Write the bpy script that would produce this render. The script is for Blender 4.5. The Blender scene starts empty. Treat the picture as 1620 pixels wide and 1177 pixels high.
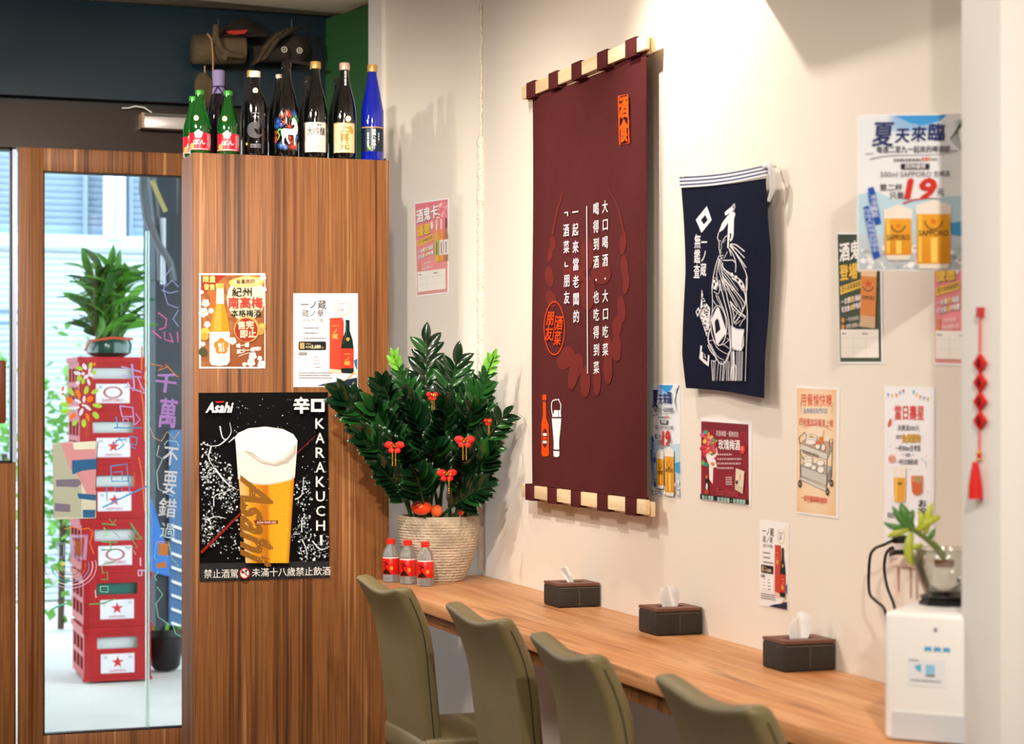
import bpy, bmesh, math, random
from mathutils import Vector, Matrix, geometry

SC = bpy.context.scene
COL = SC.collection
random.seed(7)
PI = math.pi

# ------------------------------------------------------------------ camera
F, CX, HY, CAMZ, A = 3150.0, 810.0, 622.0, 1.35, math.radians(19.5)
cam_data = bpy.data.cameras.new('camera')
cam = bpy.data.objects.new('camera', cam_data)
COL.objects.link(cam)
cam.location = (0, 0, CAMZ)
cam.rotation_euler = (PI / 2, 0, -A)
cam_data.sensor_width = 36
cam_data.lens = F / 1620 * 36
cam_data.shift_y = (HY - 588.5) / 1620
cam_data.clip_start = 0.05
cam_data.dof.use_dof = True
cam_data.dof.focus_distance = 5.7
cam_data.dof.aperture_fstop = 4.5
SC.camera = cam
SC.view_settings.view_transform = 'Standard'
SC.view_settings.look = 'None'
SC.view_settings.gamma = 1
SC.view_settings.use_curve_mapping = False
SC.view_settings.exposure = 0.35
SC.cycles.use_denoising = True
SC.cycles.max_bounces = 8
SC.cycles.transparent_max_bounces = 16
SC.cycles.sample_clamp_indirect = 6

# ------------------------------------------------------------------ world (overcast daylight outside)
world = bpy.data.worlds.new('World')
SC.world = world
world.use_nodes = True
bgn = world.node_tree.nodes['Background']
bgn.inputs[0].default_value = (0.80, 0.92, 1.0, 1)
bgn.inputs[1].default_value = 4.4

# ------------------------------------------------------------------ room lights
def aim(o, target):
    d = Vector(target) - o.location
    o.rotation_euler = d.to_track_quat('-Z', 'Y').to_euler()

def spot(name, loc, target, watts, deg=60, blend=0.6, radius=0.035, col=(1, 0.90, 0.78)):
    l = bpy.data.lights.new(name, 'SPOT')
    l.energy = watts; l.spot_size = math.radians(deg); l.spot_blend = blend
    l.shadow_soft_size = radius; l.color = col
    o = bpy.data.objects.new(name, l); COL.objects.link(o)
    o.location = loc; aim(o, target)
    return o

def panel(name, loc, size, watts, col=(1, 0.93, 0.84)):
    l = bpy.data.lights.new(name, 'AREA')
    l.shape = 'SQUARE'; l.size = size; l.energy = watts; l.color = col
    o = bpy.data.objects.new(name, l); COL.objects.link(o)
    o.location = loc
    return o

for i, (x, y, w) in enumerate([(-0.9, 0.6, 28), (0.0, 2.2, 22), (-0.7, 5.0, 36), (0.6, 0.0, 20)]):  # unseen area lights added under the ceiling as general fill
    panel('added_fill_light', (x, y, 2.74), 0.6, w)
spot('room_spot', (0.45, 3.00, 2.66), (1.50, 6.2, 1.42), 280, 50, 0.7)
spot('room_spot', (0.40, 5.25, 2.66), (2.1, 5.0, 1.1), 66, 105, 0.9)
spot('room_spot', (1.60, 4.62, 2.68), (2.1, 3.8, 1.3), 38, 150, 0.6, 0.025)
spot('room_spot', (1.15, 4.20, 2.66), (2.0, 6.5, 1.5), 85, 50, 0.8)  # extra spot added to brighten the slanted corner wall and plant
spot('room_spot', (-0.30, 5.00, 2.66), (0.95, 7.36, 1.55), 170, 74, 0.8)
spot('room_spot', (0.65, 0.50, 2.66), (2.1, 4.0, 0.95), 190, 38, 0.7)

# ------------------------------------------------------------------ helpers
def ray(px, py):
    la, up = (px - CX) / F, (HY - py) / F
    return Vector((math.sin(A) + la * math.cos(A), math.cos(A) - la * math.sin(A), up))
CAM = Vector((0, 0, CAMZ))
def onX(px, py, X):
    d = ray(px, py); return CAM + d * (X / d.x)
def onY(px, py, Y):
    d = ray(px, py); return CAM + d * (Y / d.y)
def onZ(px, py, Z):
    d = ray(px, py); return CAM + d * ((Z - CAMZ) / d.z)
def onD(px, py, D):
    return CAM + ray(px, py) * D
def ppm(p):
    return F / (p.x * math.sin(A) + p.y * math.cos(A))

def s2l(c):
    return c / 12.92 if c <= 0.04045 else ((c + 0.055) / 1.055) ** 2.4
def C(h):
    h = h.lstrip('#')
    return tuple(s2l(int(h[i:i + 2], 16) / 255) for i in (0, 2, 4)) + (1.0,)

WM = {}
def wm(o):
    return WM.get(o.name, Matrix.Identity(4))

def tag(o, label=None, cat=None, group=None, kind=None):
    if label: o['label'] = label
    if cat: o['category'] = cat
    if group: o['group'] = group
    if kind: o['kind'] = kind
    return o

def thing(name, label, cat, loc=(0, 0, 0), rotz=0, group=None):
    o = bpy.data.objects.new(name, None)
    COL.objects.link(o)
    o.empty_display_size = 0.05
    o.location = loc; o.rotation_euler = (0, 0, rotz)
    WM[o.name] = Matrix.Translation(loc) @ Matrix.Rotation(rotz, 4, 'Z')
    tag(o, label, cat, group)
    return o

def copy_tree(o, parent=None):
    c = o.copy(); COL.objects.link(c)
    WM[c.name] = wm(o).copy()
    if parent: c.parent = parent
    for ch in list(o.children):
        copy_tree(ch, c)
    return c

def place(o, loc, rotz=0):
    o.location = loc; o.rotation_euler = (0, 0, rotz)
    WM[o.name] = Matrix.Translation(loc) @ Matrix.Rotation(rotz, 4, 'Z')
    return o

class MB:
    """collects shapes; build() links them as ONE mesh object.  world=True: verts are world
    coordinates and get moved into the parent's frame; else they are already local."""
    def __init__(s):
        s.v = []; s.f = []
    def add(s, vs, fs):
        b = len(s.v)
        s.v += [Vector(p) for p in vs]
        s.f += [tuple(i + b for i in f) for f in fs]
        return s
    def box(s, x0, y0, z0, x1, y1, z1):
        return s.add([(x0, y0, z0), (x1, y0, z0), (x1, y1, z0), (x0, y1, z0), (x0, y0, z1), (x1, y0, z1), (x1, y1, z1), (x0, y1, z1)],
                     [(0, 3, 2, 1), (4, 5, 6, 7), (0, 1, 5, 4), (1, 2, 6, 5), (2, 3, 7, 6), (3, 0, 4, 7)])
    def prism(s, poly, z0, z1):
        n = len(poly)
        return s.add([(x, y, z0) for x, y in poly] + [(x, y, z1) for x, y in poly],
                     [tuple(reversed(range(n))), tuple(range(n, 2 * n))] + [(i, (i + 1) % n, (i + 1) % n + n, i + n) for i in range(n)])
    def slab(s, pts, t):
        """flat polygon of 3-D points given depth t (vector)"""
        n = len(pts); t = Vector(t)
        p = [Vector(q) for q in pts]
        return s.add(p + [q + t for q in p],
                     [tuple(range(n)), tuple(reversed(range(n, 2 * n)))] + [(i, i + n, (i + 1) % n + n, (i + 1) % n) for i in range(n)])
    def lathe(s, prof, c=(0, 0, 0), n=24, cap=True):
        c = Vector(c); vs = []; fs = []
        for r, z in prof:
            for k in range(n):
                a = 2 * PI * k / n
                vs.append(c + Vector((r * math.cos(a), r * math.sin(a), z)))
        m = len(prof)
        for i in range(m - 1):
            for k in range(n):
                k2 = (k + 1) % n
                fs.append((i * n + k, i * n + k2, (i + 1) * n + k2, (i + 1) * n + k))
        if cap:
            fs.append(tuple(reversed(range(n)))); fs.append(tuple(range((m - 1) * n, m * n)))
        return s.add(vs, fs)
    def tube(s, pts, r, n=8, cap=True):
        pts = [Vector(p) for p in pts]
        rs = r if isinstance(r, (list, tuple)) else [r] * len(pts)
        vs = []; fs = []; up = None
        for i, p in enumerate(pts):
            t = (pts[min(i + 1, len(pts) - 1)] - pts[max(i - 1, 0)]).normalized()
            if up is None:
                up = Vector((0, 0, 1)) if abs(t.z) < 0.9 else Vector((1, 0, 0))
            a = t.cross(up).normalized(); b = a.cross(t).normalized(); up = b
            for k in range(n):
                w = 2 * PI * k / n
                vs.append(p + (a * math.cos(w) + b * math.sin(w)) * rs[i])
        for i in range(len(pts) - 1):
            for k in range(n):
                k2 = (k + 1) % n
                fs.append((i * n + k, i * n + k2, (i + 1) * n + k2, (i + 1) * n + k))
        if cap:
            fs.append(tuple(reversed(range(n)))); fs.append(tuple(range((len(pts) - 1) * n, len(pts) * n)))
        return s.add(vs, fs)
    def ball(s, c, r, n=12, m=8):
        r = r if isinstance(r, (list, tuple)) else (r, r, r)
        c = Vector(c)
        vs = [c + Vector((0, 0, -r[2]))]; fs = []
        for i in range(1, m):
            b = -PI / 2 + PI * i / m
            for k in range(n):
                a = 2 * PI * k / n
                vs.append(c + Vector((r[0] * math.cos(b) * math.cos(a), r[1] * math.cos(b) * math.sin(a), r[2] * math.sin(b))))
        vs.append(c + Vector((0, 0, r[2])))
        for k in range(n):
            fs.append((0, 1 + (k + 1) % n, 1 + k))
            fs.append((len(vs) - 1, 1 + (m - 2) * n + k, 1 + (m - 2) * n + (k + 1) % n))
        for i in range(m - 2):
            for k in range(n):
                k2 = (k + 1) % n
                fs.append((1 + i * n + k, 1 + i * n + k2, 1 + (i + 1) * n + k2, 1 + (i + 1) * n + k))
        return s.add(vs, fs)
    def grid(s, fn, nu, nv):
        vs = [fn(i / nu, j / nv) for j in range(nv + 1) for i in range(nu + 1)]
        fs = [(j * (nu + 1) + i, j * (nu + 1) + i + 1, (j + 1) * (nu + 1) + i + 1, (j + 1) * (nu + 1) + i) for j in range(nv) for i in range(nu)]
        return s.add(vs, fs)
    def shell(s, fn, nu, nv, off):
        """grid sheet closed with a second sheet offset by off(u,v) vector"""
        b = len(s.v)
        s.grid(fn, nu, nv)
        k = len(s.v) - b
        s.add([Vector(fn(i / nu, j / nv)) + Vector(off(i / nu, j / nv)) for j in range(nv + 1) for i in range(nu + 1)],
              [tuple(reversed((j * (nu + 1) + i, j * (nu + 1) + i + 1, (j + 1) * (nu + 1) + i + 1, (j + 1) * (nu + 1) + i))) for j in range(nv) for i in range(nu)])
        ring = [i for i in range(nu + 1)] + [j * (nu + 1) + nu for j in range(1, nv + 1)] + [nv * (nu + 1) + i for i in range(nu - 1, -1, -1)] + [j * (nu + 1) for j in range(nv - 1, 0, -1)]
        for a, c in zip(ring, ring[1:] + ring[:1]):
            s.f.append((b + a, b + k + a, b + k + c, b + c))
        return s
    def build(s, name, mat, parent=None, smooth=None, bevel=0, seg=2, world=True, base=None):
        me = bpy.data.meshes.new(name)
        if parent is None:
            xs = [v.x for v in s.v]; ys = [v.y for v in s.v]; zs = [v.z for v in s.v]
            o0 = Vector(base) if base is not None else Vector(((min(xs) + max(xs)) / 2, (min(ys) + max(ys)) / 2, min(zs)))
            vs = [v - o0 for v in s.v]
        else:
            M = wm(parent).inverted() if world else Matrix.Identity(4)
            vs = [M @ v for v in s.v]
        me.from_pydata([tuple(v) for v in vs], [], s.f)
        bm = bmesh.new(); bm.from_mesh(me)
        bmesh.ops.recalc_face_normals(bm, faces=bm.faces)
        if bevel:
            es = [e for e in bm.edges if len(e.link_faces) == 2 and e.calc_face_angle(0) > 0.6]
            bmesh.ops.bevel(bm, geom=es, offset=bevel, segments=seg, affect='EDGES', profile=0.5, clamp_overlap=True)
        bm.to_mesh(me); bm.free()
        if smooth is not None or bevel:
            me.shade_smooth()
            me.set_sharp_from_angle(angle=math.radians(smooth if smooth is not None else 40))
        if mat: me.materials.append(mat)
        o = bpy.data.objects.new(name, me)
        COL.objects.link(o)
        if parent is None:
            o.location = o0; WM[o.name] = Matrix.Translation(o0)
        else:
            o.parent = parent; WM[o.name] = wm(parent).copy()
        return o

def share(me, name, parent, M):
    """another object on the same mesh, placed by local matrix M under parent"""
    o = bpy.data.objects.new(name, me)
    COL.objects.link(o)
    o.parent = parent
    o.matrix_basis = M
    return o

# ------------------------------------------------------------------ materials
MATS = {}
def mat(name, col, rough=0.5, metal=0.0, spec=0.5, trans=0.0, coat=0.0, bump=0.0, bscale=60, vary=0.0, vscale=6, ior=1.45, sheen=0.0, alpha=1.0):
    if name in MATS: return MATS[name]
    m = bpy.data.materials.new(name); m.use_nodes = True
    nt = m.node_tree; b = nt.nodes['Principled BSDF']
    col = C(col) if isinstance(col, str) else col
    b.inputs['Base Color'].default_value = col
    b.inputs['Roughness'].default_value = rough
    b.inputs['Metallic'].default_value = metal
    b.inputs['Specular IOR Level'].default_value = spec
    b.inputs['Transmission Weight'].default_value = trans
    b.inputs['Coat Weight'].default_value = coat
    b.inputs['Sheen Weight'].default_value = sheen
    b.inputs['IOR'].default_value = ior
    b.inputs['Alpha'].default_value = alpha
    if vary or bump:
        tc = nt.nodes.new('ShaderNodeTexCoord')
        if vary:
            n = nt.nodes.new('ShaderNodeTexNoise'); n.inputs['Scale'].default_value = vscale; n.inputs['Detail'].default_value = 5
            nt.links.new(tc.outputs['Object'], n.inputs['Vector'])
            r = nt.nodes.new('ShaderNodeValToRGB')
            r.color_ramp.elements[0].position = 0.3; r.color_ramp.elements[1].position = 0.7
            r.color_ramp.elements[0].color = tuple(max(0, c * (1 - vary)) for c in col[:3]) + (1,)
            r.color_ramp.elements[1].color = tuple(min(1, c * (1 + vary * 0.6)) for c in col[:3]) + (1,)
            nt.links.new(n.outputs['Fac'], r.inputs['Fac']); nt.links.new(r.outputs['Color'], b.inputs['Base Color'])
        if bump:
            n2 = nt.nodes.new('ShaderNodeTexNoise'); n2.inputs['Scale'].default_value = bscale; n2.inputs['Detail'].default_value = 4
            nt.links.new(tc.outputs['Object'], n2.inputs['Vector'])
            bp = nt.nodes.new('ShaderNodeBump'); bp.inputs['Strength'].default_value = bump; bp.inputs['Distance'].default_value = 0.01
            nt.links.new(n2.outputs['Fac'], bp.inputs['Height']); nt.links.new(bp.outputs['Normal'], b.inputs['Normal'])
    MATS[name] = m
    return m

def wood(name, stops, scale, fine, rough=0.35, streak=None):
    """procedural wood: wide bands + fine streaks, both stretched by the scale vector"""
    m = bpy.data.materials.new(name); m.use_nodes = True
    nt = m.node_tree; b = nt.nodes['Principled BSDF']; L = nt.links
    tc = nt.nodes.new('ShaderNodeTexCoord')
    def noise(sc, detail, dist=0.0, scale=1.0):
        mp = nt.nodes.new('ShaderNodeMapping'); mp.inputs['Scale'].default_value = sc
        L.new(tc.outputs['Object'], mp.inputs['Vector'])
        n = nt.nodes.new('ShaderNodeTexNoise'); n.inputs['Scale'].default_value = scale
        n.inputs['Detail'].default_value = detail; n.inputs['Distortion'].default_value = dist
        L.new(mp.outputs['Vector'], n.inputs['Vector'])
        return n.outputs['Fac']
    a = noise(scale, 3, 0.35); f = noise(fine, 6, 0.1)
    mx = nt.nodes.new('ShaderNodeMix'); mx.data_type = 'FLOAT'; mx.inputs[0].default_value = 0.44
    L.new(a, mx.inputs[2]); L.new(f, mx.inputs[3])
    r = nt.nodes.new('ShaderNodeValToRGB')
    el = r.color_ramp.elements
    while len(el) < len(stops): el.new(0.5)
    for e, (p, h) in zip(el, stops):
        e.position = p; e.color = C(h)
    L.new(mx.outputs[0], r.inputs['Fac'])
    out = r.outputs['Color']
    if streak:
        s = noise(streak[0], 4, 0.5)
        rr = nt.nodes.new('ShaderNodeValToRGB')
        rr.color_ramp.elements[0].position = streak[2]; rr.color_ramp.elements[1].position = streak[3]
        L.new(s, rr.inputs['Fac'])
        mc = nt.nodes.new('ShaderNodeMix'); mc.data_type = 'RGBA'
        L.new(rr.outputs['Color'], mc.inputs[0]); L.new(out, mc.inputs[6]); mc.inputs[7].default_value = C(streak[1])
        out = mc.outputs[2]
    L.new(out, b.inputs['Base Color'])
    b.inputs['Roughness'].default_value = rough
    b.inputs['Specular IOR Level'].default_value = 0.3
    bp = nt.nodes.new('ShaderNodeBump'); bp.inputs['Strength'].default_value = 0.08; bp.inputs['Distance'].default_value = 0.002
    L.new(f, bp.inputs['Height']); L.new(bp.outputs['Normal'], b.inputs['Normal'])
    MATS[name] = m
    return m

def print_mat(name, rough=0.4, spec=0.4, sheen=0.0):
    m = bpy.data.materials.new(name); m.use_nodes = True
    nt = m.node_tree; b = nt.nodes['Principled BSDF']
    at = nt.nodes.new('ShaderNodeAttribute'); at.attribute_name = 'Col'
    nt.links.new(at.outputs['Color'], b.inputs['Base Color'])
    b.inputs['Roughness'].default_value = rough
    b.inputs['Specular IOR Level'].default_value = spec
    b.inputs['Sheen Weight'].default_value = sheen
    MATS[name] = m
    return m

def glass_mat(name, tint=(0.93, 0.97, 0.98, 1), gloss=0.10):
    m = bpy.data.materials.new(name); m.use_nodes = True
    nt = m.node_tree; nt.nodes.remove(nt.nodes['Principled BSDF'])
    out = nt.nodes['Material Output']
    tr = nt.nodes.new('ShaderNodeBsdfTransparent'); tr.inputs[0].default_value = tint
    gl = nt.nodes.new('ShaderNodeBsdfGlossy'); gl.inputs['Roughness'].default_value = 0.03
    lw = nt.nodes.new('ShaderNodeLayerWeight'); lw.inputs['Blend'].default_value = 0.25
    mu = nt.nodes.new('ShaderNodeMath'); mu.operation = 'MULTIPLY_ADD'; mu.inputs[1].default_value = 0.75; mu.inputs[2].default_value = gloss * 0.4
    nt.links.new(lw.outputs['Fresnel'], mu.inputs[0])
    mx = nt.nodes.new('ShaderNodeMixShader')
    nt.links.new(mu.outputs[0], mx.inputs[0]); nt.links.new(tr.outputs[0], mx.inputs[1]); nt.links.new(gl.outputs[0], mx.inputs[2])
    nt.links.new(mx.outputs[0], out.inputs[0])
    MATS[name] = m
    return m

PAPER = print_mat('printed_paper', 0.5, 0.15)
CLOTHP = print_mat('printed_cloth', 0.95, 0.05)
LABELP = print_mat('printed_label', 0.35, 0.4)
PAINTP = print_mat('glass_marker_paint', 0.7, 0.2)
def make_translucent(m, fac):
    nt = m.node_tree; b = nt.nodes['Principled BSDF']; at = nt.nodes['Attribute']
    tl = nt.nodes.new('ShaderNodeBsdfTranslucent'); mx = nt.nodes.new('ShaderNodeMixShader'); mx.inputs[0].default_value = fac
    nt.links.new(at.outputs['Color'], tl.inputs['Color'])
    nt.links.new(b.outputs[0], mx.inputs[1]); nt.links.new(tl.outputs[0], mx.inputs[2]); nt.links.new(mx.outputs[0], nt.nodes['Material Output'].inputs[0])
CRATEP = print_mat('crate_label_print', 0.5)
make_translucent(PAINTP, 0.45)
M_PAPER = mat('laminated_white_paper', '#f1eff0', 0.4)
M_GLASS = glass_mat('clear_glass')
M_WALNUT = wood('walnut_laminate', [(0.34, '#3e2210'), (0.43, '#6b4120'), (0.50, '#8d5a30'), (0.56, '#704424'), (0.66, '#b98351')],
                (16, 16, 0.25), (110, 110, 1.6), 0.5, ((34, 34, 0.3), '#55290f', 0.60, 0.78))
M_OAK = wood('oak_tabletop', [(0.30, '#9a5f36'), (0.44, '#bf8252'), (0.56, '#d19868'), (0.72, '#dfb083')],
             (9, 0.9, 9), (90, 3.2, 90), 0.42, ((26, 1.6, 26), '#6f4024', 0.60, 0.80))
M_PINE = wood('pale_pine', [(0.3, '#d9b98b'), (0.5, '#ecd3a8'), (0.7, '#f4e2c0')], (20, 2, 20), (120, 6, 120), 0.5)
M_WALL = mat('cream_wall_paint', '#ebe2d6', 0.62, bump=0.10, bscale=22, vary=0.025, vscale=1.6, spec=0.3)
M_WHITEWALL = mat('white_pillar_paint', '#e6e3df', 0.6, bump=0.05, bscale=20, spec=0.3)
M_BLACK = mat('black_plastic', '#0d0d0f', 0.35)
M_WHITEP = mat('white_plastic', '#eceae6', 0.35)
M_RED = mat('red_lacquer', '#d21c12', 0.35)
M_GOLD = mat('gold_metal', '#d9a441', 0.25, metal=0.9)
M_STEEL = mat('brushed_aluminium', '#c9c6c2', 0.35, metal=0.6)

# ------------------------------------------------------------------ flat print
GL = {}
def glyphs(s, bold=0.0):
    k = s
    if k not in GL:
        c = bpy.data.curves.new('t', 'FONT'); c.body = s; c.size = 1; c.resolution_u = 2
        o = bpy.data.objects.new('t', c)
        me = bpy.data.meshes.new_from_object(o)
        me.calc_loop_triangles()
        vs = [(v.co.x, v.co.y) for v in me.vertices]
        fs = [tuple(t.vertices) for t in me.loop_triangles]
        bpy.data.objects.remove(o); bpy.data.curves.remove(c); bpy.data.meshes.remove(me)
        GL[k] = (vs, fs)
    return GL[k]

class Print:
    def __init__(s, mapper, crop=(0, 0, 1), box=None, quad=None, h0=4e-4, dz=3e-5, sub=0.0):
        s.mapper, s.crop, s.box, s.quad = mapper, crop, box, quad
        s.h, s.dz, s.sub = h0, dz, sub
        s.v = []; s.c = []; s.f = []
    def px(s, x, y):
        if s.box:
            x0, y0, x1, y1 = s.box
            u, w = (x - x0) / (x1 - x0), (y - y0) / (y1 - y0)
            q = s.quad
            x = (q[0][0] * (1 - u) + q[1][0] * u) * (1 - w) + (q[3][0] * (1 - u) + q[2][0] * u) * w
            y = (q[0][1] * (1 - u) + q[1][1] * u) * (1 - w) + (q[3][1] * (1 - u) + q[2][1] * u) * w
        return s.crop[0] + x / s.crop[2], s.crop[1] + y / s.crop[2]
    def add(s, pts, faces, cols):
        b = len(s.v); s.h += s.dz
        if isinstance(cols, str): cols = [C(cols)] * len(pts)
        if s.sub: pts, faces, cols = s.split(pts, faces, cols)
        for (x, y), c in zip(pts, cols):
            p = s.px(x, y)
            s.v.append(s.mapper(p[0], p[1], s.h)); s.c.append(c)
        s.f += [tuple(i + b for i in f) for f in faces]
    def split(s, pts, faces, cols):
        """cut triangles down to the sub length so the print follows a curved surface"""
        L = s.sub * s.crop[2]; pts = list(pts); cols = list(cols); out = []; mid = {}
        st = [t for f in faces for t in ((f,) if len(f) == 3 else [(f[0], f[i], f[i + 1]) for i in range(1, len(f) - 1)])]
        while st:
            a, b, c = st.pop()
            d = [((pts[i][0] - pts[j][0]) ** 2 + (pts[i][1] - pts[j][1]) ** 2, i, j, k) for i, j, k in ((a, b, c), (b, c, a), (c, a, b))]
            m, i, j, k = max(d)
            if m <= L * L or len(pts) > 60000: out.append((a, b, c)); continue
            key = (min(i, j), max(i, j))
            if key not in mid:
                mid[key] = len(pts); pts.append(((pts[i][0] + pts[j][0]) / 2, (pts[i][1] + pts[j][1]) / 2)); cols.append(tuple((p + q) / 2 for p, q in zip(cols[i], cols[j])))
            q = mid[key]; st += [(i, q, k), (q, j, k)]
        return pts, out, cols
    def poly(s, pts, col):
        tri = geometry.tessellate_polygon([[Vector((x, y, 0)) for x, y in pts]])
        s.add(pts, [tuple(t) for t in tri], col)
    def rect(s, x0, y0, x1, y1, col, col2=None, n=1, horiz=False):
        if col2 is None and n == 1:
            return s.add([(x0, y0), (x1, y0), (x1, y1), (x0, y1)], [(0, 1, 2, 3)], col)
        ca, cb = C(col), C(col2 or col)
        pts = []; cols = []; fs = []
        for i in range(n + 1):
            t = i / n; c = tuple(a * (1 - t) + b * t for a, b in zip(ca, cb))
            if horiz: pts += [(x0 + (x1 - x0) * t, y0), (x0 + (x1 - x0) * t, y1)]
            else: pts += [(x0, y0 + (y1 - y0) * t), (x1, y0 + (y1 - y0) * t)]
            cols += [c, c]
        for i in range(n): fs.append((2 * i, 2 * i + 1, 2 * i + 3, 2 * i + 2))
        s.add(pts, fs, cols)
    def field(s, x0, y0, x1, y1, fn, nu=10, nv=10):
        pts = []; cols = []; fs = []
        for j in range(nv + 1):
            for i in range(nu + 1):
                u, v = i / nu, j / nv
                pts.append((x0 + (x1 - x0) * u, y0 + (y1 - y0) * v)); cols.append(fn(u, v))
        for j in range(nv):
            for i in range(nu):
                a = j * (nu + 1) + i; fs.append((a, a + 1, a + nu + 2, a + nu + 1))
        s.add(pts, fs, cols)
    def ell(s, cx, cy, rx, ry, col, n=24, rot=0, col2=None):
        cr, sr = math.cos(rot), math.sin(rot)
        pts = [(cx, cy)]
        for k in range(n):
            a = 2 * PI * k / n; x, y = rx * math.cos(a), ry * math.sin(a)
            pts.append((cx + x * cr - y * sr, cy + x * sr + y * cr))
        s.add(pts, [(0, 1 + k, 1 + (k + 1) % n) for k in range(n)], col if col2 is None else [C(col2)] + [C(col)] * n)
    def ring(s, cx, cy, rx, ry, w, col, n=32, rot=0, a0=0, a1=2 * PI):
        cr, sr = math.cos(rot), math.sin(rot); pts = []
        for k in range(n + 1):
            a = a0 + (a1 - a0) * k / n
            for q in (1, 1 - w / max(rx, ry)):
                x, y = rx * math.cos(a) * q, ry * math.sin(a) * q
                pts.append((cx + x * cr - y * sr, cy + x * sr + y * cr))
        s.add(pts, [(2 * k, 2 * k + 1, 2 * k + 3, 2 * k + 2) for k in range(n)], col)
    def line(s, pts, w, col, w2=None, closed=False):
        if closed: pts = list(pts) + [pts[0]]
        n = len(pts); out = []; w2 = w if w2 is None else w2
        for i in range(n):
            a = pts[max(i - 1, 0)]; b = pts[min(i + 1, n - 1)]
            dx, dy = b[0] - a[0], b[1] - a[1]; l = math.hypot(dx, dy) or 1
            ww = (w + (w2 - w) * i / max(1, n - 1)) / 2
            out += [(pts[i][0] - dy / l * ww, pts[i][1] + dx / l * ww), (pts[i][0] + dy / l * ww, pts[i][1] - dx / l * ww)]
        s.add(out, [(2 * i, 2 * i + 1, 2 * i + 3, 2 * i + 2) for i in range(n - 1)], col)
    def curve(s, pts, w, col, w2=None, n=6):
        """smooth (Catmull-Rom) line through pts"""
        P = [pts[0]] + list(pts) + [pts[-1]]; out = []
        for i in range(1, len(P) - 2):
            for k in range(n):
                t = k / n
                out.append(tuple(0.5 * (2 * P[i][d] + (P[i + 1][d] - P[i - 1][d]) * t + (2 * P[i - 1][d] - 5 * P[i][d] + 4 * P[i + 1][d] - P[i + 2][d]) * t * t
                                        + (3 * P[i][d] - P[i - 1][d] - 3 * P[i + 1][d] + P[i + 2][d]) * t ** 3) for d in (0, 1)))
        out.append(tuple(pts[-1]))
        s.line(out, w, col, w2)
    def fit(s, t, x0, y0, x1, y1, col, bold=0.0, vert=False, ky=0.0, shear=0.0, rot=0.0, sh=None):
        if sh: s.fit(t, x0 + sh[0], y0 + sh[1], x1 + sh[0], y1 + sh[1], sh[2], bold, vert, ky, shear, rot)
        bold *= 0.75
        cjk = any(ord(c) > 0x2E7F for c in t)
        vs = []; fs = []
        if vert:
            for i, ch in enumerate(t):
                g, gf = glyphs(ch); b = len(vs)
                vs += [(x, y - i) for x, y in g]; fs += [tuple(q + b for q in f) for f in gf]
            bx0, bx1, by0, by1 = 0, 1, -0.12 - (len(t) - 1), 0.88
        else:
            vs, fs = glyphs(t)
            if not vs: return
            if cjk:
                bx0, bx1 = 0, max(x for x, y in vs) + 0.04; by0, by1 = -0.12, 0.88
            else:
                bx0, bx1 = min(x for x, y in vs), max(x for x, y in vs); by0, by1 = min(y for x, y in vs), max(y for x, y in vs)
        if bold:   # heavier strokes: the same word laid down a few times, shifted a little, each a hair higher
            hk = s.dz; s.dz = max(1.5e-5, hk * 0.5); v0 = vs
            shifts = ((-bold, -bold * 0.5), (bold, -bold * 0.5), (0, bold * 0.9))
        else:
            hk, v0, shifts = s.dz, vs, ((0, 0),)
        for sx_, sy_ in shifts:
            s.word([(x + sx_, y + sy_) for x, y in v0], fs, x0, y0, x1, y1, bx0, bx1, by0, by1, col, ky, shear, rot)
        s.dz = hk
    def word(s, vs, fs, x0, y0, x1, y1, bx0, bx1, by0, by1, col, ky, shear, rot):
        out = []
        mx, my = (x0 + x1) / 2, (y0 + y1) / 2; cr, sr = math.cos(rot), math.sin(rot)
        for x, y in vs:
            v = (y - by0) / (by1 - by0)
            X = x0 + (x - bx0) / (bx1 - bx0) * (x1 - x0) + shear * (v - 0.5) * (y1 - y0)
            Y = y1 - v * (y1 - y0) + ky * (X - x0)
            if rot: X, Y = mx + (X - mx) * cr - (Y - my) * sr, my + (X - mx) * sr + (Y - my) * cr
            out.append((X, Y))
        s.add(out, fs, col)
    def blossom(s, x, y, r, col, core='#e8b04a', n=5):
        for k in range(n):
            a = 2 * PI * k / n + 0.3
            s.ell(x + r * 0.55 * math.cos(a), y + r * 0.55 * math.sin(a), r * 0.5, r * 0.5, col, 8)
        s.ell(x, y, r * 0.22, r * 0.22, core, 6)
    def star(s, x, y, r, col, n=5, q=0.4, sx=1.0):
        pts = []
        for k in range(2 * n):
            a = -PI / 2 + PI * k / n; rr = r if k % 2 == 0 else r * q
            pts.append((x + rr * math.cos(a) * sx, y + rr * math.sin(a)))
        s.add([(x, y)] + pts, [(0, 1 + k, 1 + (k + 1) % (2 * n)) for k in range(2 * n)], col)
    def dashes(s, x0, y, x1, h, col, seed=0):
        rnd = random.Random(seed); x = x0; pts = []; fs = []
        while x < x1:
            w = h * rnd.uniform(0.6, 1.1); b = len(pts)
            pts += [(x, y - h / 2), (min(x + w, x1), y - h / 2), (min(x + w, x1), y + h / 2), (x, y + h / 2)]
            fs.append((b, b + 1, b + 2, b + 3)); x += w + h * rnd.uniform(0.25, 0.5)
        s.add(pts, fs, col)
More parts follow.
